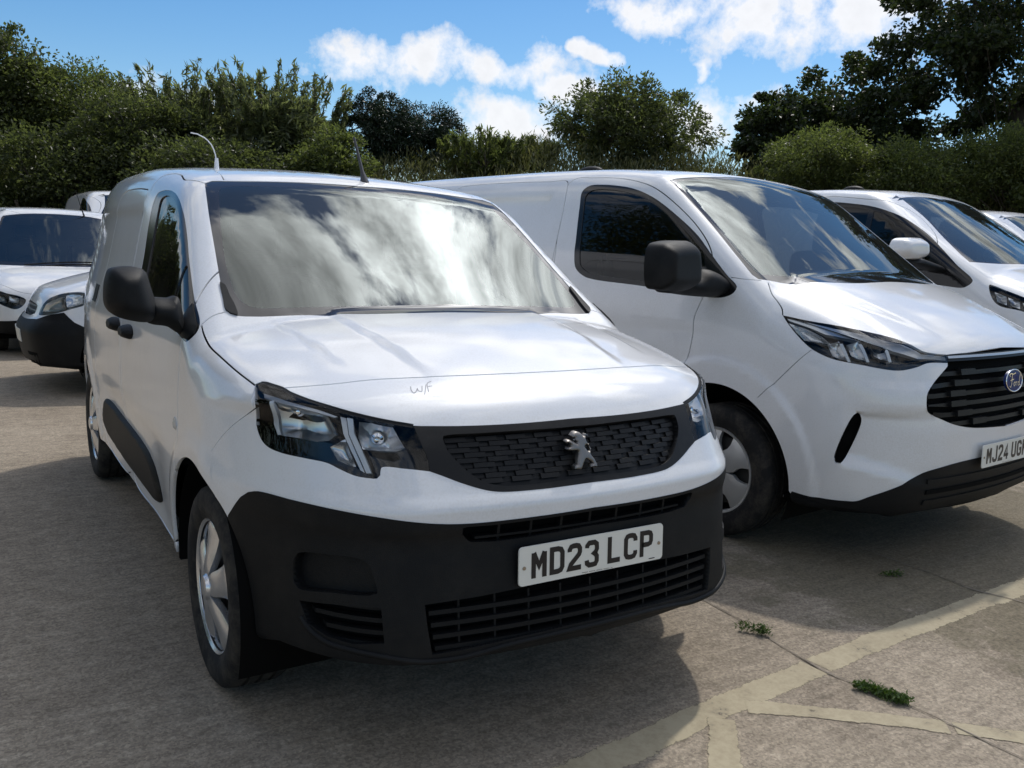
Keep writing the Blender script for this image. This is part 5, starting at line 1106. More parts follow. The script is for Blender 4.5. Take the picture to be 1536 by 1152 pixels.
def build_mid():
    s = 1.133; pose = (7.045, 1.66, .0524); B = Body(scaled(van_phi(K_MID), s), pose, (0, 2.3*s, .65*s), (s, 2.5*s, .85*s)); M = MATS; S = B.curve; cat = CATC
    van = empty('panel_van', (*pose[:2], 0), pose[2], label='white van with white door mirror parked behind the oval badged van', category='van', group='parked white vans')
    Q = lambda L: [(a*s, b*s) for a, b in L]
    ws_out = cat(S(('front', Q([(.02, 1.845), (-.4, 1.835), (-.69, 1.80)]))), S(('px', [(1344, 293), (1386, 325.5), (1413, 354), (1440, 381)])), S(('front', Q([(-.80, 1.292), (-.5, 1.288), (.02, 1.287)]))))
    gl = cat(S(('front', Q([(.02, 1.83), (-.4, 1.82), (-.66, 1.785)]))), S(('px', [(1350, 296), (1390, 326), (1417, 353), (1446, 380)])), S(('front', Q([(-.75, 1.305), (-.5, 1.301), (.02, 1.30)]))))
    shut = S(('front', Q([(-.84, 1.27), (-.855, 1.20), (-.84, 1.12)]))); lip = S(('front', Q([(-.84, 1.12), (-.6, 1.06), (-.3, 1.04), (.02, 1.035)])))
    B.sym('bonnet', cat(S(('front', Q([(.02, 1.284), (-.5, 1.284), (-.84, 1.27)]))), shut, lip))
    door = S(('side', Q([(1.15, .90), (1.13, 1.2), (1.12, 1.36), (1.25, 1.52), (1.5, 1.69), (1.8, 1.79), (2.3, 1.81), (2.36, 1.7), (2.36, .5), (2.3, .36), (1.5, .36), (1.35, .65)])), closed=True); B.region('door', door); B.strip('gap', door, .008, True)
    win = S(('side', Q([(.80, 1.15), (.95, 1.27), (1.1, 1.39), (1.25, 1.50), (1.45, 1.62), (1.65, 1.70), (1.9, 1.75), (2.25, 1.76), (2.28, 1.70), (2.27, 1.35), (2.2, 1.23), (1.5, 1.16), (1.0, 1.10), (.84, 1.10)])), closed=True); B.region('window_frame', win)
    B.region('side_glass', S(('side', Q([(1.16, 1.20), (1.16, 1.40), (1.28, 1.49), (1.46, 1.595), (1.66, 1.672), (1.74, 1.69), (1.74, 1.22)])), closed=True, smooth=False)); B.region('side_glass', S(('side', Q([(1.79, 1.22), (1.79, 1.70), (1.92, 1.72), (2.2, 1.73), (2.2, 1.35), (2.15, 1.27)])), closed=True, smooth=False))
    B.sym('windscreen_border', ws_out); B.sym('windscreen', gl)
    B.sym('grille', S(('front', Q([(.02, .98), (-.35, .97), (-.42, .90), (-.36, .74), (.02, .72)])), smooth=False)); B.region('headlight', S(('px', [(1484.5, 427), (1510, 436), (1536, 446), (1560, 456), (1556, 474), (1530, 466), (1500, 459), (1489, 449)]), closed=True))
    B.sym('lower', S(('front', Q([(.02, .55), (-.5, .53), (-.8, .40), (-.86, .28), (-.5, .22), (.02, .22)])), smooth=False)); wh = [(a*s, b*s) for a, b in K_MID['wheels']]
    for w in wh: B.region('arch', arch_loop(B, *w, .43*s))
    B.region('bottom', S(('P', np.array([(-.85, .85, .25), (-.85, 4.7, .25), (.3, 4.7, .25), (.3, .85, .25)])*s), smooth=False, closed=True))
    B.cut(fine=.04, coarse=.08, fine_y=1.6, ymax=5.8, zmax=2.4, xmax=1.2)
    hls = finish_simple(B, van, M, s, wheels=wh, wr=.38, wx=.96)
    for i, (a, b) in enumerate(((1492, 1510), (1512, 1530), (1534, 1550))): lamp_piece(B, hls, [(a, 437+i*8), (b, 444+i*8), (b, 457+i*6), (a+4, 452+i*6)], M['reflector'], 'reflector', lambda d: -.012-.02*np.clip(d/.02, 0, 1), .02, .02)
    ym = 1.02*s; mo = px_plane(B, [(1349, 374), (1354, 361), (1360, 357.5), (1382, 358), (1387, 362), (1387, 383), (1384, 387), (1360, 388), (1352, 384)], 1, ym)[:, [0, 2]]
    mi = pillow('door_mirror', (lambda v, p: np.stack([v[:, 0], ym+p, v[:, 1]], -1), spline(mo, .015, True)), 'y', .07, .10, M['paint'], van, .02, .06); fold_mirror(mi[1], (1.05, 1.2), 80)
    mo = px_plane(B, [(1362, 389), (1388, 388), (1420, 400), (1424, 412), (1396, 404), (1368, 396)], 1, ym)[:, [0, 2]]; pillow('mirror_arm', (lambda v, p: np.stack([v[:, 0], ym+.03+p, v[:, 1]], -1), mo), 'y', .04, .08, M['plastic'], van, .02, .03, both=False)
    cabin(van, B, 1.05, 2.7, .6, .95, 1.1, 1.36, 2.0)
    bm = bmesh.new(); bmesh.ops.create_uvsphere(bm, u_segments=20, v_segments=10, radius=1); bmesh.ops.transform(bm, matrix=Matrix.Translation((-.25, 2.7, 2.175)) @ Matrix.Diagonal((.06, .13, .05, 1)), verts=bm.verts[:]); newobj('roof_aerial', bm_mesh('roof_aerial', bm, M['plastic'], True), van)
    return van
def copy_tree(o, parent=None):
    c = o.copy(); col.objects.link(c); c.parent = parent
    for ch in o.children: copy_tree(ch, c)
    return c
MID = build_mid()
c = copy_tree(MID); c.location = (10.6, 2.6, 0); c['label'] = 'white van at the far right edge, only its roof and pillar showing'
c = copy_tree(MID); c.location = (1.45, 13.6, 0); c.rotation_euler.z = 0; c['label'] = 'tall white van furthest back, roof corner showing above the left van'
def build_low():
    pose = (-.37, 9.2, 0.); B = Body(van_phi(K_LOW), pose, (0, 1.9, .55), (.9, 2.1, .75)); M = MATS; S = B.curve; cat = CATC
    van = empty('car_van', (*pose[:2], 0), pose[2], label='low white van facing the camera at far left with wiper across its windscreen', category='van', group='parked white vans')
    ws_out = cat(S(('front', [(.02, 1.625), (-.35, 1.612), (-.60, 1.575)])), S(('front', [(-.625, 1.55), (-.70, 1.35), (-.765, 1.10), (-.79, 1.02)])), S(('front', [(-.76, .985), (-.4, .985), (.02, .985)])))
    gl = cat(S(('front', [(.02, 1.61), (-.35, 1.597), (-.58, 1.56)])), S(('front', [(-.605, 1.53), (-.675, 1.35), (-.735, 1.12), (-.75, 1.055)])), S(('front', [(-.72, 1.03), (-.4, 1.025), (.02, 1.025)])))
    shut = S(('front', [(-.80, .97), (-.81, .90), (-.80, .80)])); lip = S(('front', [(-.80, .80), (-.55, .725), (-.3, .70), (.02, .695)]))
    B.sym('bonnet', cat(S(('front', [(.02, .982), (-.4, .982), (-.80, .97)])), shut, lip)); B.strip('gap', shut, .006); B.strip('gap', lip[::2], .006)
    B.region('headlight', S(('front', [(-.86, .74), (-.70, .715), (-.50, .645), (-.53, .58), (-.60, .54), (-.74, .585), (-.84, .66)]), closed=True))
    door = S(('side', [(1.2, .4), (1.15, .8), (1.15, 1.0), (1.4, 1.35), (1.7, 1.52), (2.2, 1.57), (2.25, .4)]), smooth=False, closed=True); B.region('door', door); B.strip('gap', door, .006, True)
    win = S(('side', [(1.10, 1.02), (1.35, 1.24), (1.6, 1.42), (1.85, 1.50), (2.15, 1.52), (2.17, 1.06)]), smooth=False, closed=True); B.region('window_frame', win); B.region('side_glass', S(('side', [(1.28, 1.06), (1.40, 1.23), (1.62, 1.38), (1.87, 1.465), (2.10, 1.48), (2.12, 1.09)]), smooth=False, closed=True))
    B.sym('windscreen_border', ws_out); B.sym('windscreen', gl)
    B.sym('grille', S(('front', [(.02, .655), (-.30, .65), (-.46, .60), (-.36, .45), (.02, .43)]), smooth=False)); B.sym('lower', S(('front', [(.02, .42), (-.5, .42), (-.78, .40), (-.80, .24), (-.5, .2), (.02, .2)]), smooth=False))
    for w in K_LOW['wheels']: B.region('arch', arch_loop(B, *w, .39))
    B.region('bottom', S(('P', [(-.75, .8, .25), (-.75, 3.9, .25), (.3, 3.9, .25), (.3, .8, .25)]), smooth=False, closed=True))
    B.cut(fine=.045, coarse=.09, fine_y=1.6, ymax=4.5, zmax=1.9, xmax=1.0)
    hls = finish_simple(B, van, M, wheels=K_LOW['wheels'], wr=.31, wx=.76)
    for h, sg in zip(hls, (1, -1)):
        for px_ in (-.75, -.62):
            Q = S(('front', [(px_-.045, .62), (px_-.04, .68), (px_+.045, .665), (px_+.05, .61)]), smooth=False, closed=True); o = body_patch(B, 'reflector', Q, M['reflector'], h, lambda d: -.014-.02*np.clip(d/.02, 0, 1), .02, .02, both=False)[0]
            if sg < 0: o.data.transform(Matrix.Diagonal((-1, 1, 1, 1))); o.data.flip_normals()
    wiper(B, van, [(-.45, .965, 1.0), (-.2, .98, 1.02), (.1, 1.0, 1.04), (.42, 1.03, 1.045)]); wiper(B, van, [(.1, .96, .99), (.35, .99, 1.0), (.62, 1.05, 1.01)])
    P = B.from_top([(.33, 1.95)])[0]; newobj('aerial', tube_mesh('aerial', [P, P+np.array([-.03, .02, .10]), P+np.array([-.08, .08, .32])], [.012, .005, .003], M['plastic'], 6), van)
    cabin(van, B, .95, 2.2, .4, .76, 1.12, .95, 1.55)
    P = B.from_top([(-.42, 1.9)])[0]; box_obj('roof_bar', (-.62, 2.1, 1.66), (.12, .05, .03), M['paint'], van, .008)
    return van
LOW = build_low()
def build_old():
    pose = (-1.07, 7.25, -1.57); B = Body(van_phi(K_OLD), pose, (0, 1.9, .6), (.88, 2.1, .8)); B.flip = True; M = MATS; S = B.curve; cat = CATC
    van = empty('old_van', (*pose[:2], 0), pose[2], label='older white van turned sideways with large clear headlamp and black bumper at left', category='van', group='parked white vans')
    ws_out = cat(S(('front', [(.02, 1.70), (-.4, 1.69), (-.65, 1.65)])), S(('front', [(-.68, 1.6), (-.74, 1.35), (-.78, 1.18)])), S(('front', [(-.76, 1.12), (-.4, 1.115), (.02, 1.115)])))
    B.sym('bonnet', cat(S(('front', [(.02, 1.11), (-.4, 1.11), (-.78, 1.09)])), S(('front', [(-.78, 1.09), (-.77, .97), (-.72, .88), (-.55, .84), (-.3, .82), (.02, .815)]))))
    door = S(('side', [(1.2, .4), (1.15, .8), (1.15, 1.1), (1.4, 1.5), (1.7, 1.66), (2.2, 1.68), (2.25, .4)]), smooth=False, closed=True); B.region('door', door); B.strip('gap', door, .006, True)
    B.region('window_frame', S(('side', [(1.15, 1.14), (1.35, 1.36), (1.6, 1.56), (1.85, 1.62), (2.15, 1.63), (2.17, 1.16)]), smooth=False, closed=True)); B.region('side_glass', S(('side', [(1.30, 1.18), (1.42, 1.36), (1.62, 1.52), (1.87, 1.58), (2.10, 1.59), (2.12, 1.19)]), smooth=False, closed=True))
    B.sym('windscreen_border', ws_out); B.sym('windscreen', cat(S(('front', [(.02, 1.68), (-.4, 1.67), (-.63, 1.63)])), S(('front', [(-.65, 1.6), (-.71, 1.35), (-.74, 1.2)])), S(('front', [(-.72, 1.16), (-.4, 1.155), (.02, 1.155)]))))
    B.sym('lower', cat(S(('front', [(.02, .64), (-.3, .645), (-.55, .66)])), S(('px', [(71, 473.5), (96, 469), (103, 476), (112, 484), (127, 491)]), smooth=False), S(('side', [(.52, .42), (.52, .2)]), smooth=False), S(('front', [(-.5, .2), (.02, .2)]), smooth=False)))
    B.sym('grille', S(('front', [(.02, .79), (-.30, .785), (-.42, .77), (-.42, .70), (-.30, .675), (.02, .67)]), smooth=False))
    hp = [(58.3, 471), (63.5, 458.7), (73.8, 448), (91.5, 441), (103, 438.8), (118, 438), (127, 439.5), (128, 448), (127, 457), (109, 463), (88.6, 469), (70.8, 472.7)]
    B.region('headlight', S(('px', hp), closed=True))
    for w in K_OLD['wheels']: B.region('arch', arch_loop(B, *w, .38))
    B.region('bottom', S(('P', [(-.7, .8, .25), (-.7, 3.8, .25), (.3, 3.8, .25), (.3, .8, .25)]), smooth=False, closed=True))
    B.cut(fine=.04, coarse=.09, fine_y=1.2, ymax=4.4, zmax=2.0, xmax=1.0)
    hls = finish_simple(B, van, M, lampmats=('lamp_glass', 'lamp_grey'), wheels=K_OLD['wheels'], wr=.31, wx=.74)
    lamp_piece(B, hls, [(62, 468), (68, 456), (80, 449), (95, 445), (98, 463), (85, 467)], M['reflector'], 'reflector', lambda d: -.008-.03*np.clip(d/.03, 0, 1), .02, .02); lamp_piece(B, hls, [(99, 443), (110, 441), (124, 443), (124, 455), (108, 460), (100, 461)], M['lamp_white'], 'reflector', lambda d: -.006-.02*np.clip(d/.03, 0, 1), .02, .02)
    for zc in (.765, .725, .69): slabs(B, 'grille_bar', [(-.40, .40, zc-.006, zc+.006)], M['chrome_satin'] if zc > .72 else M['plastic'], van, -.004, .02, 12)
    slabs(B, 'number_plate', [(-.26, .26, .44, .55)], M['plate'], van, .012, .008, 8)
    for sx in (-1, 1): slabs(B, 'fog_recess', [tuple(sorted((sx*.42, sx*.62)))+(.28, .38)], M['gap'], van, .006, .01, 5)
    cabin(van, B, .95, 2.2, .4, .72, 1.12, 1.08, 1.62)
    return van
OLD = build_old()

# ------------------------------------------------------------------ planting
FW2 = np.array([RM[2][0], RM[2][1]]); FW2 /= np.linalg.norm(FW2); RT2 = np.array([FW2[1], -FW2[0]])
def at_px(px, u):
    """ground position straight below image column px at forward distance u"""
    v = (px-IMG_W/2)/FPX*u; return CAM[:2]+FW2*u+RT2*v
def height_at(px, py, u):
    d = np.array([(px-IMG_W/2)/FPX, -(py-IMG_H/2)/FPX, 1.0]) @ RM; k = u/np.dot(d[:2], FW2); return CAM[2]+k*d[2]
def bank_z(x, y):
    u = (x-CAM[0])*FW2[0]+(y-CAM[1])*FW2[1]; v = (x-CAM[0])*RT2[0]+(y-CAM[1])*RT2[1]
    return (3.2+.25*np.sin(v*.5)+.15*np.sin(v*1.7+1))*sstep(19.0, 23.5, u+.3*np.sin(v*.8))*sstep(60, 45, u)
def leaf_mat(name, c1, c2, trans=.35, rough=.38):
    mt, nt, b = nodes_of(name); L = nt.links.new; at = N(nt, 'ShaderNodeAttribute', attribute_name='tint'); r = N(nt, 'ShaderNodeValToRGB'); r.color_ramp.elements[0].color = (*c1, 1); r.color_ramp.elements[1].color = (*c2, 1); L(at.outputs['Fac'], r.inputs[0])
    L(r.outputs[0], b.inputs['Base Color']); b.inputs['Roughness'].default_value = rough; b.inputs['Specular IOR Level'].default_value = .5
    tr = N(nt, 'ShaderNodeBsdfTranslucent'); gm = N(nt, 'ShaderNodeMix', data_type='RGBA', blend_type='MULTIPLY'); gm.inputs[0].default_value = 1.0; gm.inputs[7].default_value = (1.45, 1.5, .95, 1); L(r.outputs[0], gm.inputs[6]); L(gm.outputs[2], tr.inputs['Color']); mx = N(nt, 'ShaderNodeMixShader'); mx.inputs[0].default_value = trans; out = nt.nodes['Material Output']
    L(b.outputs[0], mx.inputs[1]); L(tr.outputs[0], mx.inputs[2]); L(mx.outputs[0], out.inputs[0]); MATS[name] = mt; return mt
def bark_mat():
    mt, nt, b = nodes_of('bark'); L = nt.links.new; geo = N(nt, 'ShaderNodeNewGeometry'); n = N(nt, 'ShaderNodeTexNoise', Scale=9.0, Detail=6.0); L(geo.outputs['Position'], n.inputs['Vector']); r = N(nt, 'ShaderNodeValToRGB'); r.color_ramp.elements[0].color = (.025, .02, .015, 1); r.color_ramp.elements[1].color = (.11, .095, .075, 1); L(n.outputs[0], r.inputs[0]); L(r.outputs[0], b.inputs['Base Color']); b.inputs['Roughness'].default_value = .9; return mt
BARK = bark_mat()
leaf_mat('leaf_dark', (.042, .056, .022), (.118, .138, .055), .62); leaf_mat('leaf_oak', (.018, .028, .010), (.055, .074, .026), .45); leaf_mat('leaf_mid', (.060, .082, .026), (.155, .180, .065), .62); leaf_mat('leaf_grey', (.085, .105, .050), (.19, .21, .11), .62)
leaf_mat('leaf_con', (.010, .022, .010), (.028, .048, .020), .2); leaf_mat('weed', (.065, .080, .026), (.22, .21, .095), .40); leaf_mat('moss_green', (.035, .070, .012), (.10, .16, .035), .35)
def leaf_cloud(name, C0, axis, size, aspect, mat, parent, rng, curl=.25, **props):
    """C0 centres (n,3), axis leaf directions (n,3): each leaf is a bent pair of quads"""
    n = len(C0); a = axis/np.linalg.norm(axis, axis=1, keepdims=True); r = rng.normal(size=(n, 3)); b = np.cross(a, r); b /= np.linalg.norm(b, axis=1, keepdims=True)+1e-9; c = np.cross(a, b)
    L = (size*rng.uniform(.65, 1.25, n))[:, None]; W = L*aspect
    V = np.stack([C0-a*L*.5, C0+b*W*.5+c*W*curl, C0+a*L*.5, C0-b*W*.5+c*W*curl], 1).reshape(-1, 3)
    me = bpy.data.meshes.new(name); me.vertices.add(4*n); me.loops.add(6*n); me.polygons.add(2*n)
    me.vertices.foreach_set('co', V.astype(np.float32).ravel()); k = np.arange(n)[:, None]*4; idx = np.concatenate([k+np.array([[0, 1, 2]]), k+np.array([[0, 2, 3]])], 1).astype(np.int32)
    me.loops.foreach_set('vertex_index', idx.ravel()); me.polygons.foreach_set('loop_start', np.arange(0, 6*n, 3, dtype=np.int32)); me.polygons.foreach_set('loop_total', np.full(2*n, 3, np.int32)); me.update()
    at = me.attributes.new('tint', 'FLOAT', 'POINT'); at.data.foreach_set('value', np.repeat(rng.beta(2, 2.6, n), 4).astype(np.float32)); me.materials.append(mat)
    return newobj(name, me, parent, **props)
def tubes_mesh(name, segs, mat):
    V = []; F = []; S = 6
    for p, q, r0, r1 in segs:
        p, q = np.asarray(p, float), np.asarray(q, float); t = q-p; t /= np.linalg.norm(t)+1e-9; a = np.cross(t, [.3, .2, 1.]); a /= np.linalg.norm(a)+1e-9; b = np.cross(t, a); k = len(V)
        for c, r in ((p, r0), (q, r1)):
            for i in range(S): an = 2*math.pi*i/S; V.append(c+(a*math.cos(an)+b*math.sin(an))*r)
        F += [(k+i, k+(i+1) % S, k+S+(i+1) % S, k+S+i) for i in range(S)]
    return mesh_from(name, V, F, mat)
def plant(name, label, cat, px, top, width, u, seed, leafmat, leaf=.08, aspect=.55, n=9000, kind='round', base=None, group='trees and shrubs behind the vans', trunk_r=.10, low=.12, dens=1.0, clump=.32, extra=None):
    n = int(n*1.7); leaf = leaf*1.25; rng = np.random.default_rng(seed); xy = at_px(px, u); z0 = float(bank_z(*xy))-.05 if base is None else base; H = height_at(px, top, u)-z0; Wd = width/FPX*u
    o = empty(name, (*xy, z0), 0, label=label, category=cat, group=group)
    # limbs
    segs = []; tips = []
    lean = rng.normal(0, .05, 2)
    def grow(p, d, length, r, depth):
        q = p+d*length
        m1 = p+d*length*.5+rng.normal(0, length*.05, 3); segs.append((p, m1, r, r*.8)); segs.append((m1, q, r*.8, r*.62))
        if depth == 0: tips.append(q); return
        for k in range(rng.integers(2, 4)):
            nd = d+rng.normal(0, .55 if kind != 'upright' else .30, 3)+np.array([0, 0, .12]); nd /= np.linalg.norm(nd); grow(q, nd, length*rng.uniform(.62, .85), r*.62, depth-1)
    stems = 1 if kind in ('oak', 'round') else rng.integers(4, 7)
    for s_ in range(stems):
        d = np.array([lean[0], lean[1], 1.]) if stems == 1 else np.array([rng.normal(0, .35), rng.normal(0, .35), 1.]); d /= np.linalg.norm(d)
        off = np.zeros(3) if stems == 1 else np.array([*rng.normal(0, Wd*.10, 2), 0]); grow(off, d, H*(.30 if kind in ('oak', 'round') else .26), trunk_r*(H/3)**.5/(1 if stems == 1 else 2.2), 3)
    # crown lumps
    ht = .70 if kind == 'upright' else 1.0; A = np.array([Wd/2, Wd/2*.8, H*(ht-low)/2]); c0 = np.array([0, 0, H*(ht+low)/2]); m_ = int(n/95*dens); P = []
    while len(P) < m_:
        w = rng.normal(size=3); w /= np.linalg.norm(w); rr = rng.uniform(0, 1)**.42
        p = w*rr
        if kind == 'upright': p[2] = abs(p[2])*rng.choice([1, 1, -1]); p[:2] *= 1-.30*max(p[2], 0)
        if kind == 'oak' and rng.random() < .35 and rr < .7: continue
        P.append(c0+p*A*rng.uniform(.82, 1.06))
    P = np.array(P); k = n//len(P)+1; cs = clump*rng.uniform(.55, 1.35, len(P))*(Wd/3.0)**.35
    idx = np.repeat(np.arange(len(P)), k)[:n]; g = rng.normal(size=(n, 3)); g *= (rng.uniform(0, 1, n)**.45/np.linalg.norm(g, axis=1))[:, None]; g = g*np.array([1, 1, .75]); C0 = P[idx]+g*cs[idx][:, None]*1.15
    outward = (P[idx]-c0)/A; ax = g*.8+outward*.6+rng.normal(0, .6, (n, 3))+np.array([0, 0, -.15 if kind != 'upright' else .0])
    if kind == 'upright':
        # long wands that stand up out of the crown, with paired lance leaves
        wn_ = int(70*dens); wand = []
        for i in range(wn_):
            b0 = np.array([rng.uniform(-.46, .46)*Wd, rng.uniform(-.3, .3)*Wd, H*rng.uniform(.35, .62)]); d = np.array([b0[0]/Wd*.9+rng.normal(0, .16), rng.normal(0, .16), 1.]); d /= np.linalg.norm(d)
            l = H*rng.uniform(.34, .56)*(1-.40*abs(b0[0])/(Wd*.5)); q = b0+d*l; segs.append((b0, q, .012, .004)); ts = rng.uniform(.1, 1, 46)
            for t in ts: wand.append((b0+d*l*t+rng.normal(0, .035, 3), d*.9+rng.normal(0, .65, 3)))
        C0 = np.concatenate([C0, np.array([w[0] for w in wand])]); ax = np.concatenate([ax, np.array([w[1] for w in wand])])
    keep = C0[:, 2] > H*low*.2; C0, ax = C0[keep], ax[keep]
    for t in P[rng.choice(len(P), min(len(P), 40), replace=False)]:
        b0 = np.array([t[0]*.35, t[1]*.35, max(H*.12, t[2]-H*.22)]); segs.append((b0, t, .02, .006))
    newobj('trunk', tubes_mesh('trunk', segs, BARK), o); leaf_cloud('crown', C0, ax, leaf, aspect, MATS[leafmat], o, rng)
    return o
# bank
gx, gy = np.meshgrid(np.linspace(-34, 60, 120), np.linspace(-30, 66, 120)); X = CAM[0]+FW2[0]*gy.ravel()+RT2[0]*gx.ravel(); Y = CAM[1]+FW2[1]*gy.ravel()+RT2[1]*gx.ravel(); sel = gy.ravel() >= 17
Z = bank_z(X, Y)-.02; bv = np.stack([X, Y, Z], -1); ny = 120; bf = [(j*ny+i, j*ny+i+1, (j+1)*ny+i+1, (j+1)*ny+i) for j in range(ny-1) for i in range(ny-1) if gy[j, 0] >= 18.0]
bmt, bnt, bb = nodes_of('bank_earth'); nn = N(bnt, 'ShaderNodeTexNoise', Scale=3.0, Detail=8.0); rr_ = N(bnt, 'ShaderNodeValToRGB'); rr_.color_ramp.elements[0].color = (.02, .025, .012, 1); rr_.color_ramp.elements[1].color = (.07, .075, .03, 1); bnt.links.new(nn.outputs[0], rr_.inputs[0]); bnt.links.new(rr_.outputs[0], bb.inputs['Base Color']); bb.inputs['Roughness'].default_value = .95
me = mesh_from('bank', bv, bf, bmt); bmx = bmesh.new(); bmx.from_mesh(me); bmesh.ops.delete(bmx, geom=[v for v in bmx.verts if not v.link_faces], context='VERTS'); bmesh.ops.recalc_face_normals(bmx, faces=bmx.faces[:]); bmx.to_mesh(me); bmx.free(); newobj('bank', me, None, kind='structure')
# weeds and long grass over the bank
rg = np.random.default_rng(11); n = 130000; uu = 19+rg.beta(1.6, 1.6, n)*7.5; vv = rg.uniform(-.80, .80, n)*uu*1.05; xy = CAM[:2]+uu[:, None]*FW2+vv[:, None]*RT2; lump = .55+.45*np.sin(vv*1.3+.6*np.sin(uu*2))*np.sin(uu*1.1+vv*.4); hgt = rg.beta(1.5, 2.2, n)*(.45+.95*np.clip(lump, 0, 1)); zz_ = bank_z(xy[:, 0], xy[:, 1])
C0 = np.stack([xy[:, 0], xy[:, 1], zz_+hgt], -1); leaf_cloud('weeds', C0, np.stack([rg.normal(0, .5, n), rg.normal(0, .5, n), np.ones(n)], -1), .17, .16, MATS['weed'], None, rg, kind='stuff', label='weeds and long grass covering the bank behind the vans', category='weeds')
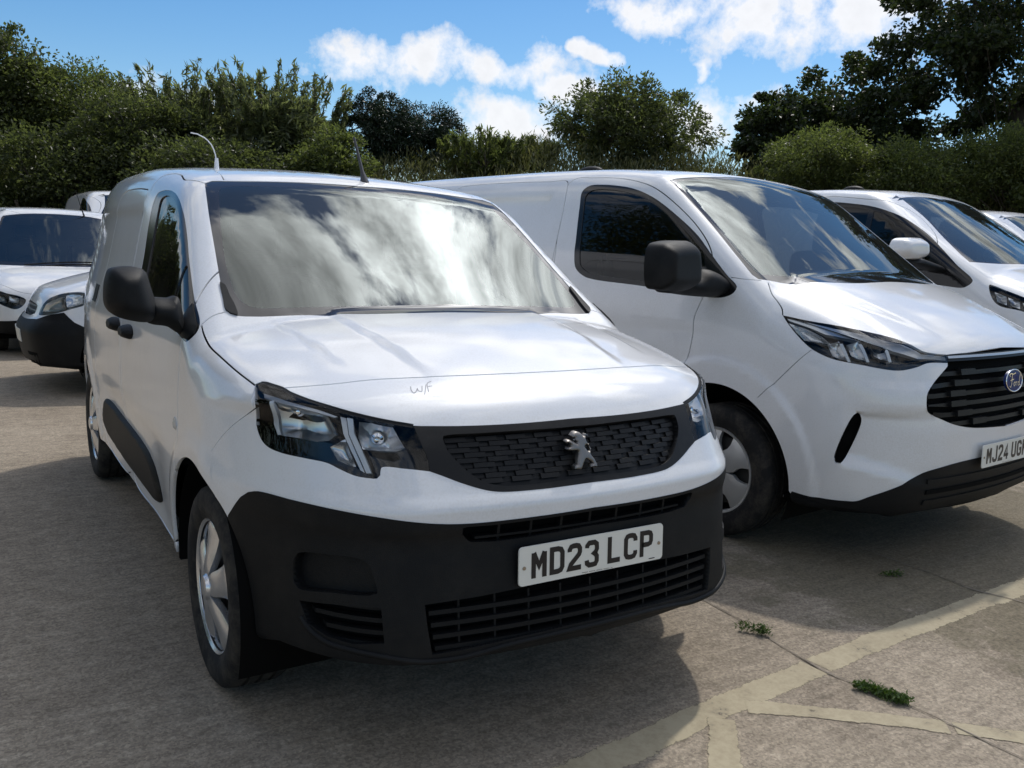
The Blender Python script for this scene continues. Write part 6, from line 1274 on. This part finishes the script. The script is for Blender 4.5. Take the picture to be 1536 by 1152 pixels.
# the hedge goes on to the left beyond the frame
n = 70000; tt = rg.uniform(0, 1, n); hx = -9.5-5.5*tt+rg.normal(0, .7, n); hy = 1.+17*tt+rg.normal(0, .5, n); hz = rg.beta(1.2, 1.2, n)*(10.5+1.3*np.sin(tt*19)+.5*np.sin(tt*47)); leaf_cloud('hedge', np.stack([hx, hy, hz], -1), rg.normal(size=(n, 3)), .17, .5, MATS['leaf_dark'], None, rg, kind='stuff', label='tall hedge going on to the left beyond the frame', category='hedge')
PL = [
 ('tree', 'dark tree at the far left edge, top cut by the frame', 'tree', 5, 22, 200, 22, 'leaf_dark', .085, .6, 15000, 'round', {}),
 ('shrub', 'dense dark shrub above the left van roof, second from left', 'shrub', 120, 92, 210, 22.5, 'leaf_mid', .075, .5, 15000, 'round', {}),
 ('shrub', 'low dark brownish shrub between the left van and the tall arching shrubs', 'shrub', 205, 140, 220, 21.5, 'leaf_dark', .08, .5, 15000, 'round', {}),
 ('shrub', 'dark shadowed shrub directly behind the left van roof', 'shrub', 60, 190, 260, 20.3, 'leaf_dark', .08, .5, 15000, 'round', {}),
 ('shrub', 'tall shrub with upright wands left of the bent white aerial', 'shrub', 285, 108, 170, 23, 'leaf_grey', .19, .22, 4500, 'upright', {}),
 ('shrub', 'tallest shrub with upright wands right of the bent white aerial', 'shrub', 415, 100, 190, 23, 'leaf_grey', .19, .22, 5000, 'upright', {}),
 ('shrub', 'leafy green shrub low between the wand shrubs and the dark evergreens', 'shrub', 490, 195, 130, 21.5, 'leaf_mid', .09, .4, 9000, 'round', {}),
 ('shrub', 'dark shrub behind the front van roof left of its aerial', 'shrub', 330, 205, 240, 20.8, 'leaf_dark', .08, .5, 14000, 'round', {}),
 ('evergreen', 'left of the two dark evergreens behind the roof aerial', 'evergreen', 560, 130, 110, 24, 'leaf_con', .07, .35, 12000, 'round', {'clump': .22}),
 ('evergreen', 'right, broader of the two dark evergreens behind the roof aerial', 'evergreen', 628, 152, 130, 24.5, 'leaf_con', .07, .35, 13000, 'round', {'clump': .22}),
 ('shrub', 'thin shrub with upright wands right of the dark evergreens', 'shrub', 712, 192, 100, 23, 'leaf_mid', .16, .22, 2200, 'upright', {}),
 ('shrub', 'small thin shrub just left of the round tree', 'shrub', 772, 205, 90, 24, 'leaf_mid', .15, .22, 1800, 'upright', {}),
 ('tree', 'round bushy tree standing alone above the second van roof', 'tree', 925, 112, 262, 24, 'leaf_dark', .095, .42, 15000, 'round', {'low': .05, 'trunk_r': .12, 'clump': .26, 'dens': 1.2}),
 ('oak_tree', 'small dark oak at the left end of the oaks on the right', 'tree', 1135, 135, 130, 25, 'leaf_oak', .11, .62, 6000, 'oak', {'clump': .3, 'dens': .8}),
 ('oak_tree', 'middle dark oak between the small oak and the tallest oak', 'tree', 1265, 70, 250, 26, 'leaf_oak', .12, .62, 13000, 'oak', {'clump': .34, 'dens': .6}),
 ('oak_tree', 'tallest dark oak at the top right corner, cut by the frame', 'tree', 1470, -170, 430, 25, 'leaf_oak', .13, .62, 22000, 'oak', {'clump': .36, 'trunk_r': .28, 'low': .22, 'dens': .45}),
 ('shrub', 'bright rounded shrub below the middle oak', 'shrub', 1205, 185, 200, 22.5, 'leaf_mid', .07, .45, 15000, 'round', {'clump': .25}),
 ('shrub', 'dark shrub below the tallest oak, above the white mirror', 'shrub', 1345, 205, 220, 22, 'leaf_mid', .075, .45, 14000, 'round', {}),
 ('shrub', 'dark shrub at the right edge below the tallest oak', 'shrub', 1490, 185, 240, 22, 'leaf_mid', .08, .45, 16000, 'round', {}),
 ('shrub', 'broad dark shrub beyond the left edge of the frame', 'shrub', -170, 110, 300, 22, 'leaf_dark', .10, .5, 9000, 'round', {}),
 ('shrub', 'outermost broad shrub left of the frame on the bank', 'shrub', -420, 130, 320, 22, 'leaf_mid', .10, .5, 8000, 'round', {}),
 ('shrub', 'broad shrub beyond the right edge of the frame', 'shrub', 1720, 150, 300, 22, 'leaf_mid', .10, .5, 8000, 'round', {}),
]
for i, (nm, lb, ct, px, tp, wd, u, lm, lf, asp, n, kd, kw) in enumerate(PL): plant(nm, lb, ct, px, tp, wd, u, 100+i, lm, lf, asp, n, kd, **kw)
# weeds in the slab joint
def tuft(name, label, pts, n, h, mat, seed, wide=.03):
    rg = np.random.default_rng(seed); pts = np.array(pts); t = rg.uniform(0, 1, n); i = np.clip((t*(len(pts)-1)).astype(int), 0, len(pts)-2); f = t*(len(pts)-1)-i; c = pts[i]*(1-f[:, None])+pts[i+1]*f[:, None]+rg.normal(0, wide, (n, 2))*np.array([1., .7]); z = rg.beta(1.3, 2, n)*h
    leaf_cloud(name, np.stack([c[:, 0], c[:, 1], z+.006], -1), np.stack([rg.normal(0, .9, n), rg.normal(0, .9, n), np.ones(n)*.8], -1), 0.017, .28, MATS[mat], None, rg, label=label, category='weed')
tuft('weed_tuft', 'sparse weed tuft in the slab joint beside the black bumper', [(.99, .375), (1.03, .31), (1.05, .275)], 330, .045, 'moss_green', 3, .010)
tuft('weed_tuft', 'dense bright green weed tuft in the joint right of the painted lines', [(1.01, -.15), (1.04, -.23), (1.06, -.31)], 1300, .026, 'moss_green', 4, .013)
tuft('weed_tuft', 'small weed sprig on the concrete before the second van', [(2.05, .47), (2.12, .44)], 160, .025, 'moss_green', 5, .015)
